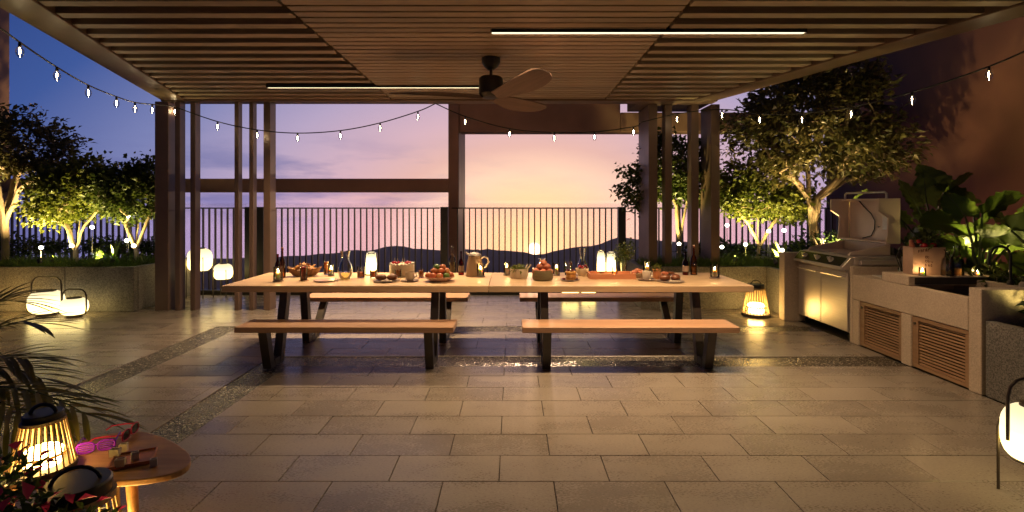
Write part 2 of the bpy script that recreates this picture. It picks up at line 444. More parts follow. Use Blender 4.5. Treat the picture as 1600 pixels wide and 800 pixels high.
M['flame'] = emit('flame', (1.0, 0.60, 0.24), 420.0)
M['shade'] = shade_mat('lit_shade', (1.0, 0.82, 0.46), (1.0, 0.70, 0.17), 1.08, 6.5, 0.30)
M['shade_small'] = shade_mat('lit_dome', (1.0, 0.80, 0.42), (1.0, 0.68, 0.20), 1.25, 13.0, 0.40)
M['globe'] = emit('garden_globe', (1.0, 0.93, 0.72), 14.0)
M['edge'] = emit('planter_edge_strip', (1.0, 0.78, 0.26), 26.0)
M['cagelight'] = emit('lantern_core', (1.0, 0.62, 0.17), 42.0)
M['lens'] = emit('uplight_lens', (1.0, 0.8, 0.4), 10.0)
M['rattan'] = pm('rattan', (0.50, 0.36, 0.19), (0.36, 0.25, 0.12), 30, 0.55)
M['rattan_dark'] = pm('dark_rattan', (0.12, 0.085, 0.055), (0.07, 0.05, 0.035), 40, 0.6, 0.3)
M['bark'] = pm('pale_bark', (0.36, 0.27, 0.17), (0.22, 0.16, 0.10), 14, 0.8, 0.6, (1, 1, 0.35))
M['bark_dark'] = pm('dark_bark', (0.14, 0.10, 0.065), (0.08, 0.06, 0.04), 14, 0.85, 0.6, (1, 1, 0.35))
M['leaf_a'] = leafmat('leaf_magnolia', (0.045, 0.050, 0.016), (0.155, 0.125, 0.045), 0.35)
M['leaf_b'] = leafmat('leaf_bright', (0.06, 0.085, 0.012), (0.17, 0.175, 0.028), 0.45)
M['leaf_c'] = leafmat('leaf_deep', (0.035, 0.06, 0.012), (0.10, 0.12, 0.026), 0.4)
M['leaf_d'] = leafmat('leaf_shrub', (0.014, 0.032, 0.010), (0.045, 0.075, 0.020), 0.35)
M['grass'] = leafmat('grass_blade', (0.035, 0.085, 0.012), (0.12, 0.17, 0.03), 0.5)
M['palm'] = leafmat('palm_leaf', (0.11, 0.12, 0.025), (0.26, 0.22, 0.06), 0.38)
M['bract'] = leafmat('magenta_bract', (0.36, 0.02, 0.10), (0.58, 0.05, 0.18), 0.55, 0.3)
M['steel'] = pm('brushed_steel', (0.74, 0.66, 0.60), (0.66, 0.58, 0.53), 3, 0.36, 0.02, (1, 1, 60), metal=0.6)
M['steel_in'] = pm('lid_inner_steel', (0.90, 0.72, 0.61), (0.84, 0.66, 0.55), 5, 0.4, 0.02, metal=0.1)
M['panel_dark'] = pm('control_panel', (0.055, 0.05, 0.03), rough=0.3, metal=0.6)
M['louvre'] = wood('louvre_timber', (0.38, 0.225, 0.125), (0.29, 0.165, 0.09), 'y', 0.5)
M['white'] = pm('white_ceramic', (0.74, 0.70, 0.64), (0.66, 0.62, 0.57), 4, 0.3)
M['cream'] = pm('cream_ceramic', (0.70, 0.60, 0.47), (0.62, 0.52, 0.40), 4, 0.4)
M['stoneware'] = pm('stoneware', (0.30, 0.21, 0.17), (0.22, 0.15, 0.12), 18, 0.4)
M['pinkware'] = pm('blush_ceramic', (0.62, 0.42, 0.34), (0.55, 0.36, 0.29), 5, 0.35)
M['terracotta'] = pm('terracotta', (0.60, 0.24, 0.10), (0.50, 0.19, 0.08), 12, 0.6)
M['bread'] = pm('bread_crust', (0.50, 0.22, 0.06), (0.26, 0.09, 0.025), 22, 0.5, 0.4)
M['bun'] = pm('brown_bun', (0.20, 0.065, 0.025), (0.11, 0.035, 0.015), 16, 0.35, 0.2)
M['chips'] = pm('golden_chips', (0.62, 0.34, 0.08), (0.48, 0.20, 0.04), 20, 0.5, 0.3)
M['wicker'] = weave('wicker', (0.33, 0.17, 0.075), (0.19, 0.09, 0.04), 90)
M['wicker_pale'] = weave('pale_wicker', (0.50, 0.34, 0.20), (0.32, 0.20, 0.11), 90)
M['wicker_olive'] = weave('olive_basket', (0.24, 0.19, 0.10), (0.15, 0.12, 0.06), 120)
M['wax'] = pm('candle_wax', (0.86, 0.76, 0.56), (0.82, 0.70, 0.50), 6, 0.45)
wb = M['wax'].node_tree.nodes['Principled BSDF']
wb.inputs['Subsurface Weight'].default_value = 1.0; wb.inputs['Subsurface Radius'].default_value = (1.0, 0.6, 0.3); wb.inputs['Subsurface Scale'].default_value = 0.05
M['juice'] = leafmat('orange_juice', (0.72, 0.26, 0.05), (0.72, 0.26, 0.05), 0.2, 0.45)
M['juice_red'] = leafmat('blood_orange_juice', (0.62, 0.16, 0.06), (0.62, 0.16, 0.06), 0.2, 0.45)
M['wine'] = glassy('red_bottle_glass', (0.42, 0.03, 0.03), 1.2)
M['amber'] = glassy('amber_bottle_glass', (0.85, 0.50, 0.26), 1.2)
M['liquid'] = glassy('pale_drink', (0.93, 0.83, 0.55), 1.0)
M['red'] = pm('berry_red', (0.40, 0.02, 0.02), (0.28, 0.012, 0.02), 30, 0.25)
M['berry'] = pm('dark_berry', (0.16, 0.012, 0.02), (0.08, 0.008, 0.015), 30, 0.25)
M['apple'] = pm('apple_skin', (0.50, 0.075, 0.035), (0.48, 0.22, 0.06), 9, 0.3)
M['mango'] = pm('mango_skin', (0.52, 0.17, 0.05), (0.34, 0.05, 0.03), 7, 0.35)
M['greenfruit'] = pm('green_apple_skin', (0.11, 0.19, 0.03), (0.07, 0.13, 0.02), 9, 0.3)
M['peach'] = pm('peach_pastry', (0.55, 0.20, 0.11), (0.42, 0.12, 0.07), 14, 0.45, 0.2)
M['cakecream'] = pm('cake_cream', (0.76, 0.62, 0.44), (0.70, 0.55, 0.37), 14, 0.5, 0.15)
M['traywood'] = wood('tray_wood', (0.55, 0.22, 0.11), (0.42, 0.16, 0.08), 'x', 0.4)
M['sidewood'] = wood('side_table_teak', (0.58, 0.33, 0.14), (0.42, 0.215, 0.085), 'x', 0.4)
M['paper'] = pm('kraft_paper', (0.52, 0.34, 0.24), (0.44, 0.28, 0.20), 9, 0.7, 0.4, bscale=12)
M['ink'] = pm('brown_ink', (0.14, 0.055, 0.04), rough=0.8)
M['purple'] = pm('purple_plastic', (0.30, 0.02, 0.85), (0.26, 0.018, 0.75), 5, 0.3)
M['pink'] = pm('crimson_plastic', (0.62, 0.02, 0.09), (0.52, 0.018, 0.075), 5, 0.3)
M['ivory'] = pm('ivory_cup', (0.66, 0.60, 0.47), (0.58, 0.52, 0.40), 6, 0.4)
M['fan'] = wood('fan_walnut', (0.20, 0.125, 0.10), (0.14, 0.09, 0.07), 'x', 0.42)
M['soap'] = pm('soap_bottle', (0.30, 0.26, 0.22), (0.24, 0.21, 0.18), 5, 0.4)
M['hill'] = pm('dusk_hillside', (0.21, 0.19, 0.20), (0.15, 0.14, 0.16), 0.0035, 1.0, 0, coord='World', detail=10, spec=0.0)
M['valley'] = pm('valley_floor', (0.10, 0.13, 0.20), (0.16, 0.17, 0.22), 0.004, 1.0, 0, coord='World', detail=10, spec=0.0)
# ================================================================ far setting: valley and ridge
def far_land():
    rid = [(-900, 396), (-400, 399), (0, 401), (300, 405), (430, 402), (470, 399), (520, 396), (545, 391), (575, 392), (600, 386), (630, 384), (645, 388),
           (680, 391), (727, 389), (745, 391), (760, 388), (770, 391), (800, 392), (820, 394), (835, 398), (850, 397), (870, 391), (900, 386), (930, 384),
           (950, 376), (970, 370), (1000, 374), (1100, 380), (1300, 384), (1700, 390), (2600, 392)]
    xs = np.array([r[0] for r in rid], float); ys = np.array([r[1] for r in rid], float)
    rng = random.Random(3); nx, ny = 240, 30
    Y1 = 3000.0; mb = MB(); vs = []
    for j in range(ny + 1):
        t = j / ny
        for i in range(nx + 1):
            px = -900 + 3500 * i / nx
            yt = float(np.interp(px, xs, ys)) + 0.5 * math.sin(px * 0.11) + 0.35 * math.sin(px * 0.31 + 1)
            X = (px - 800) * Y1 / 800
            top = H - (yt - 320) * Y1 / 800
            Y = 1500 + (Y1 - 1500) * t
            fold = 26 * math.sin(X * 0.006 + 3 * t) * math.sin(PI * t) + 14 * math.sin(X * 0.017 - 5 * t + 2) * math.sin(PI * t)
            s = t * t * (3 - 2 * t)
            vs.append((X, Y, -352 + (top + 352) * s ** 1.3 + fold * (1 - t * 0.6) * 0.8 - 10 * math.sin(PI * t)))
    for i in range(nx + 1):
        vs.append((vs[ny * (nx + 1) + i][0], 3500, -420))
    fs = [(j * (nx + 1) + i, j * (nx + 1) + i + 1, (j + 1) * (nx + 1) + i + 1, (j + 1) * (nx + 1) + i) for j in range(ny + 1) for i in range(nx)]
    mb.add(vs, fs)
    struct(obj('hills', mb, M['hill'], smooth=True))
    struct(obj('ground', MB().box(-9000, -2000, -362, 9000, 3300, -356), M['valley']))
far_land()

# ================================================================ terrace floor
FLOOR_END = 9.45
STR = [(-4.00, -2.0, -3.65, 6.95), (-2.62, -2.0, -2.31, 5.57), (-2.31, 5.23, 4.06, 5.57), (-3.65, 6.67, 4.06, 6.95)]   # x0,y0,x1,y1
floor = struct(obj('terrace_floor', MB().box(-14, -3, -0.35, 8, FLOOR_END, -0.012), M['grout']))
def sub_rect(r, c):
    x0, y0, x1, y1 = r; a0, b0, a1, b1 = c
    if a0 >= x1 - 1e-6 or a1 <= x0 + 1e-6 or b0 >= y1 - 1e-6 or b1 <= y0 + 1e-6: return [r]
    out = []
    if a0 > x0: out.append((x0, y0, a0, y1))
    if a1 < x1: out.append((a1, y0, x1, y1))
    m0, m1 = max(x0, a0), min(x1, a1)
    if b0 > y0: out.append((m0, y0, m1, b0))
    if b1 < y1: out.append((m0, b1, m1, y1))
    return out
def build_tiles():
    TW, TD, g = 0.66, 0.3145, 0.0025
    y_ref = 3.056
    pieces = []
    for k in range(-8, 21):
        y0 = y_ref + (k - 1) * TD; y1 = y0 + TD
        if y1 > FLOOR_END: y1 = FLOOR_END
        if y1 - y0 < 0.05: continue
        off = 0.248 if k % 2 == 0 else -0.078
        xl = max(-1.06 * y1 - 1.2, -11); i0 = math.floor((xl - off) / TW)
        xr = min(1.06 * y1 + 1.0, 4.06 if y1 > 4.4 else 4.08)
        i = i0
        while off + i * TW < xr:
            x0 = off + i * TW; x1 = x0 + TW; i += 1
            x1 = min(x1, 4.07 if y0 > 3.0 else x1)
            rs = [(x0, y0, x1, y1)]
            for c in STR: rs = [q for r in rs for q in sub_rect(r, c)]
            for r in rs:
                if r[2] - r[0] > 0.012 and r[3] - r[1] > 0.012:
                    pieces.append((r, abs(r[2] - r[0] - TW) < 1e-6 and abs(r[3] - r[1] - TD) < 1e-6))
    pieces.sort(key=lambda p: p[0][1])
    vis = [p for p in pieces if p[0][3] > 2.2]
    sel = vis[:300]; rest = vis[300:] + [p for p in pieces if p[0][3] <= 2.2]
    full = meshof('tile', MB().box(-TW / 2 + g, -TD / 2 + g, -0.02, TW / 2 - g, TD / 2 - g, 0.0), M['tile'], bevel=0.0018)
    rng = random.Random(5)
    for (x0, y0, x1, y1), isfull in sel:
        cx, cy = (x0 + x1) / 2, (y0 + y1) / 2
        z = rng.uniform(-0.0012, 0.0006)
        if isfull: place('tile', full, floor, (cx, cy, z))
        else:
            w, d = x1 - x0, y1 - y0
            obj('tile', MB().box(-w / 2 + g, -d / 2 + g, -0.02, w / 2 - g, d / 2 - g, 0.0), M['tile'], floor, (cx, cy, z), bevel=0.0018)
    mb = MB()
    for (x0, y0, x1, y1), _ in rest: mb.box(x0 + g, y0 + g, -0.02, x1 - g, y1 - g, rng.uniform(-0.001, 0.0005))
    o = obj('tile_field', mb, M['tile'], floor); o['kind'] = 'stuff'
    for (x0, y0, x1, y1) in STR:
        obj('pebble_strip', MB().box(x0 + 0.003, y0 + 0.003, -0.02, x1 - 0.003, y1 - 0.003, -0.004), M['gravel'], floor)
build_tiles()
struct(obj('terrace_kerb', MB().box(-5.8, FLOOR_END + 0.002, -0.35, 2.0, FLOOR_END + 0.22, 0.07), M['rail'], bevel=0.01))

# ================================================================ pergola
def xlo(y): return -5.42 - 0.330 * (y - 7.88)
def xro(y): return 3.18 - 0.345 * (y - 7.95)
ZC = 3.29
perg = thing('pergola', 'large timber slatted pergola roof on bronze posts over the dining tables', 'pergola')
def pergola():
    YB0, YB1, YF = 7.95, 8.2, -1.5
    w = 0.36
    obj('side_beam', MB().hexa([(xlo(YF), YF, 3.27), (xlo(YF) + w, YF, 3.27), (xlo(YB0) + w, YB0, 3.27), (xlo(YB0), YB0, 3.27)],
                               [(xlo(YF), YF, 3.56), (xlo(YF) + w, YF, 3.56), (xlo(YB0) + w, YB0, 3.56), (xlo(YB0), YB0, 3.56)]), M['bronze'], perg, bevel=0.006)
    obj('side_beam', MB().hexa([(xro(YF) - w, YF, 3.27), (xro(YF), YF, 3.27), (xro(YB0), YB0, 3.27), (xro(YB0) - w, YB0, 3.27)],
                               [(xro(YF) - w, YF, 3.56), (xro(YF), YF, 3.56), (xro(YB0), YB0, 3.56), (xro(YB0) - w, YB0, 3.56)]), M['bronze'], perg, bevel=0.006)
    obj('back_beam', MB().box(xlo(YB0) - 0.02, YB0 + 0.003, 3.262, xro(YB0) + 0.02, YB1, 3.56), M['bronze'], perg, bevel=0.006)
    obj('roof_panel', MB().hexa([(xlo(YF), YF, 3.565), (xro(YF), YF, 3.565), (xro(YB1), YB1, 3.565), (xlo(YB1), YB1, 3.565)],
                                [(xlo(YF), YF, 3.66), (xro(YF), YF, 3.66), (xro(YB1), YB1, 3.66), (xlo(YB1), YB1, 3.66)]), M['roof'], perg)
    XA, XB = -1.867, 1.437
    # board above the close-set centre slats
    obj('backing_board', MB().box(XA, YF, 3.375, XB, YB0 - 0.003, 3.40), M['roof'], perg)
    y = 7.90; k = 0
    while y > 2.4:
        # open side louvres
        if k % 2 == 0:
            xa = xlo(y) + w - 0.03
            obj('slat', MB().box(-(XA - 0.03 - xa) / 2, -0.056, 0, (XA - 0.03 - xa) / 2, 0.056, 0.17), M['slat'], perg, ((xa + XA - 0.03) / 2, y, ZC), bevel=0.003)
            xb = xro(y) - w + 0.03
            obj('slat', MB().box(-(xb - XB - 0.03) / 2, -0.056, 0, (xb - XB - 0.03) / 2, 0.056, 0.17), M['slat'], perg, ((xb + XB + 0.03) / 2, y, ZC), bevel=0.003)
        y -= 0.133; k += 1
    cm = meshof('slat', MB().box(-(XB - XA) / 2, -0.053, 0, (XB - XA) / 2, 0.053, 0.06), M['slat'], bevel=0.003)
    y = 7.875
    while y > 2.4:
        place('slat', cm, perg, ((XA + XB) / 2, y, ZC)); y -= 0.133
    for x in (XA - 0.013, XB + 0.013):
        obj('edge_trim', MB().box(x - 0.012, 2.3, ZC + 0.03, x + 0.012, YB0 - 0.005, 3.36), M['roof'], perg)
    # posts along the back
    def post(x0, x1, y0, y1, z0=0.0):
        obj('post', MB().box(x0, y0, z0, x1, y1, 3.262), M['bronze'], perg, bevel=0.006)
    post(-5.57, -5.36, 7.98, 8.20)
    post(-5.27, -5.19, 8.0, 8.14)
    post(-5.03, -4.95, 8.0, 8.14)
    post(-4.34, -4.275, 8.0, 8.12)
    post(-4.11, -4.045, 8.0, 8.12)
    post(-3.885, -3.78, 8.0, 8.20)
    post(2.19, 2.33, 8.20, 8.86, 0.6)
    post(2.46, 2.57, 8.22, 8.40, 0.6)
    post(2.88, 3.00, 8.22, 8.42, 0.6)
    post(3.19, 3.33, 8.20, 8.66, 0.6)
    obj('rear_header', MB().box(2.0, YB1 + 0.003, 3.264, xro(8.7) + 0.25, 8.9, 3.50), M['bronze'], perg, bevel=0.006)
pergola()

def led(name, x0, x1, y, label, power):
    t = thing(name, label, 'light', ((x0 + x1) / 2, y, ZC))
    L = (x1 - x0) / 2
    w = 0.027
    obj('housing', MB().box(-L - 0.006, -w - 0.006, -0.030, L + 0.006, -w - 0.001, 0.03).box(-L - 0.006, w + 0.001, -0.030, L + 0.006, w + 0.006, 0.03).box(-L - 0.006, -w - 0.0008, -0.030, -L - 0.001, w + 0.0008, 0.03).box(L + 0.001, -w - 0.0008, -0.030, L + 0.006, w + 0.0008, 0.03).box(-L, -w, -0.012, L, w, 0.02), M['black'], t)
    obj('diffuser', MB().add([(-L, -w, -0.022), (-L, w, -0.022), (L, w, -0.022), (L, -w, -0.022)], [(0, 1, 2, 3)]), M['led'], t, recalc=False)
    la = bpy.data.lights.new('strip_lamp', 'AREA'); la.shape = 'RECTANGLE'; la.size = 2 * L; la.size_y = 2 * w
    la.energy = power; la.color = (1.0, 0.67, 0.35); la.spread = R(108)
    lo = bpy.data.objects.new('strip_lamp', la); COL.objects.link(lo); lo.parent = t; lo.location = (0, 0, -0.0235)
led('strip_light', -0.19, 2.75, 4.81, 'long bright linear ceiling light nearer the viewer, right of the fan', 78)
led('strip_light', -3.37, -0.30, 7.06, 'thin bright linear ceiling light behind and left of the fan', 122)

def fan():
    X, Y = -0.235, 5.73
    t = thing('ceiling_fan', 'dark three-bladed ceiling fan hanging from the slatted roof', 'fan', (X, Y, ZC))
    obj('canopy', MB().lathe([(0, 0.0), (0.105, 0.0), (0.105, -0.05), (0.075, -0.10), (0.03, -0.135), (0, -0.135)], 28), M['black'], t, smooth=True)
    obj('rod', MB().tube([(0, 0, -0.13), (0, 0, -0.23)], 0.017, 12), M['black'], t, smooth=True)
    obj('motor', MB().lathe([(0, -0.21), (0.12, -0.215), (0.135, -0.235), (0.135, -0.40), (0.10, -0.44), (0, -0.445)], 32), M['black'], t, smooth=True)
    for a in (178, 52, -64):
        mb = MB(); n = 14; vs = []
        for i in range(n + 1):
            s = i / n; r = 0.09 + 1.03 * s
            w = 0.055 + 0.13 * math.sin(PI * min(1, s * 0.62 + 0.1)) ** 1.4 * (1 if s < 0.86 else math.sqrt(max(0.02, 1 - ((s - 0.86) / 0.14) ** 2)))
            sweep = 0.10 * math.sin(PI * s * 0.8)
            tw = -R(24 - 10 * s); dz = 0.035 * s
            for v, th in ((-1, 0), (1, 0), (1, 1), (-1, 1)):
                y = v * w * 0.74
                vs.append((r, y * math.cos(tw) + sweep, -0.425 + dz + y * math.sin(tw) - 0.012 * th))
        fs = [(4 * i + k, 4 * i + (k + 1) % 4, 4 * i + 4 + (k + 1) % 4, 4 * i + 4 + k) for i in range(n) for k in range(4)] + [(3, 2, 1, 0), (4 * n, 4 * n + 1, 4 * n + 2, 4 * n + 3)]
        mb.add(vs, fs)
        obj('blade', mb, M['fan'], t, rot=(0, 0, R(a)), smooth=True)
fan()

# ================================================================ outer building frame and walls
def frame():
    Y0 = 10.2
    t = thing('building_frame', 'brown building frame of columns and beams beyond the railing', 'frame', (0, Y0, 0))
    obj('column', MB().box(-1.27, 0, -1.5, -1.06, 1.4, 4.6), M['frame'], t, bevel=0.01)
    obj('column', MB().box(-10.9, 0, -1.5, -10.25, 0.25, 6.4), M['frame'], t, bevel=0.01)
    obj('low_beam', MB().box(-10.245, 0.05, 1.905, -1.275, 0.45, 2.175), M['frame'], t, bevel=0.01)
    obj('header', MB().box(-1.055, 0.05, 3.117, 2.17, 0.48, 4.4), M['frame'], t, bevel=0.01)
    obj('header', MB().box(2.175, 0.05, 3.12, 7.2, 0.5, 3.50), M['frame'], t, bevel=0.01)
frame()
tag(obj('boundary_wall', MB().box(7.0, 1.0, -0.3, 7.3, 11.4, 6.6), M['wallpaint']), 'tall terracotta rendered wall rising behind the barbecue plants', 'wall')

# ================================================================ railing
bal = meshof('baluster', MB().box(-0.0105, -0.02, 0.06, 0.0105, 0.02, 1.575), M['rail'])
def railing(x0, x1, label, posts=()):
    Y = 9.62
    t = thing('railing', label, 'railing', ((x0 + x1) / 2, Y, 0), group='black railing sections along the roof edge')
    c = (x0 + x1) / 2
    obj('top_rail', MB().box(x0 - c, -0.025, 1.576, x1 - c, 0.025, 1.60), M['rail'], t)
    obj('bottom_rail', MB().box(x0 - c, -0.025, 0.03, x1 - c, 0.025, 0.058), M['rail'], t)
    n = int(round((x1 - x0) / 0.1125))
    for i in range(1, n):
        place('baluster', bal, t, (x0 - c + (x1 - x0) * i / n, 0, 0))
    for p in posts:
        obj('post', MB().box(p - 0.07 - c, -0.05, 0, p + 0.07 - c, 0.06, 1.61), M['rail'], t)
railing(-9.95, -6.05, 'black railing section behind the uplit trees on the left')
railing(-6.03, -5.0, 'short black railing section behind the two tripod lanterns', (-4.93,))
railing(-4.78, -1.36, 'black railing section left of the brown column, in front of the pink sky', (-4.72, -1.27))
railing(-1.13, 1.98, 'black railing section in front of the setting sun', (2.06,))
railing(2.2, 6.9, 'black railing section behind the trees on the right')

# ================================================================ planters
def planters():
    t = thing('planter', 'long grey terrazzo planter under the trees at the left', 'planter', (-8, 7.9, 0))
    for a, b in ((-11.5, -9.6), (-9.6, -6.9), (-6.9, -5.83)):
        obj('wall_panel', MB().box(a + 0.003 + 8, 0, 0, b - 0.003 + 8, 0.085, 0.69), M['planter'], t, bevel=0.006)
    obj('wall_panel', MB().box(2.085, 0.088, 0, 2.17, 1.6, 0.69), M['planter'], t, bevel=0.006)
    obj('soil', MB().box(-3.5, 0.087, 0.2, 2.083, 1.6, 0.63), M['soil'], t)
    t = thing('planter', 'grey terrazzo planter behind the dining tables at the right', 'planter', (3, 8.1, 0))
    obj('wall_panel', MB().box(-0.96, 0, 0, 1.03, 0.085, 0.67), M['planter'], t, bevel=0.006)
    obj('wall_panel', MB().box(-0.96, 0.088, 0, -0.875, 1.4, 0.67), M['planter'], t, bevel=0.006)
    obj('wall_panel', MB().box(1.033, -0.66, 0, 1.115, 0.085, 0.67), M['planter'], t, bevel=0.006)
    obj('soil', MB().box(-0.873, 0.087, 0.1, 4.0, 1.4, 0.62), M['soil'], t)
    obj('soil', MB().box(1.118, -0.62, 0.1, 4.0, 0.085, 0.615), M['soil'], t)
    t = thing('planter', 'speckled grey planter beside the barbecue counter at the right edge', 'planter', (4.08, 3.5, 0))
    obj('wall_panel', MB().box(0, -2.2, 0, 0.085, 0.915, 0.65), M['planter'], t, bevel=0.006)
    obj('soil', MB().box(0.087, -2.2, 0.1, 2.9, 0.925, 0.60), M['soil'], t)
    obj('soil', MB().box(0.80, 0.927, 0.1, 2.9, 4.0, 0.605), M['soil'], t)
planters()

# ================================================================ string lights
def strings():
    sock = meshof('socket', MB().lathe([(0, 0.03), (0.011, 0.03), (0.013, 0.0), (0.012, -0.012), (0, -0.012)], 10), M['black'], smooth=True)
    gl = meshof('bulb', MB().lathe([(0.010, -0.004), (0.016, -0.015), (0.029, -0.04), (0.031, -0.06), (0.025, -0.085), (0.014, -0.102), (0, -0.105)], 14), M['bulbglass'], smooth=True)
    fi = meshof('filament', MB().lathe([(0, -0.022), (0.004, -0.028), (0.005, -0.05), (0.004, -0.072), (0, -0.086)], 6), M['filament'], smooth=True)
    def run(label, pts, bulbs, group='festoon lights round the pergola'):
        P = [Vector(p) for p in pts]
        base = P[0]
        t = thing('string_light', label, 'string light', base, group=group)
        # smooth path (Catmull-Rom)
        path = []
        for i in range(len(P) - 1):
            p0 = P[max(i - 1, 0)]; p1 = P[i]; p2 = P[i + 1]; p3 = P[min(i + 2, len(P) - 1)]
            for k in range(6):
                s = k / 6
                path.append(0.5 * ((2 * p1) + (p2 - p0) * s + (2 * p0 - 5 * p1 + 4 * p2 - p3) * s * s + (3 * p1 - p0 - 3 * p2 + p3) * s ** 3))
        path.append(P[-1])
        obj('cable', MB().tube([p - base for p in path], 0.008, 6), M['cable'], t, smooth=True)
        for b in bulbs:
            b = Vector(b) - base
            s = place('bulb', gl, t, b - Vector((0, 0, 0.028)))
            place('socket', sock, s); place('filament', fi, s)
    def yl(px, a, Ya, b, Yb): return 1.0 / (1 / Ya + (1 / Yb - 1 / Ya) * (px - a) / (b - a))
    L = lambda px, py: at(px, py, yl(px, 31, 4.5, 260, 7.75))
    lb = [(31, 66), (89, 105), (138, 133), (182, 151), (211, 160), (238, 163), (273, 166)]
    run('string of bulbs under the left roof beam against the blue sky', [L(-60, 0)] + [L(*p) for p in lb], [L(*p) for p in lb])
    Mi = lambda px, py: at(px, py, 7.86)
    lb = [(340, 190), (402, 203), (465, 208), (532, 204), (594, 192), (653, 174)]
    run('string of bulbs sagging across the lavender sky left of the column', [Mi(276, 168)] + [Mi(*p) for p in lb] + [Mi(680, 162)], [Mi(*p) for p in lb])
    lb = [(727, 182), (796, 201), (866, 207), (929, 206), (990, 198)]
    run('string of bulbs sagging below the fan, right of the column', [Mi(681, 162)] + [Mi(*p) for p in lb] + [at(1000, 192, 7.95)], [Mi(*p) for p in lb])
    Rr = lambda px, py: at(px, py, yl(px, 1058, 7.9, 1545, 4.95))
    lb = [(1058, 178), (1128, 171), (1187, 178), (1253, 177), (1330, 167), (1425, 144), (1545, 104)]
    run('string of bulbs in front of the big dark tree at the right', [at(1002, 191, 8.1)] + [Rr(*p) for p in lb] + [Rr(1640, 62)], [Rr(*p) for p in lb])
strings()

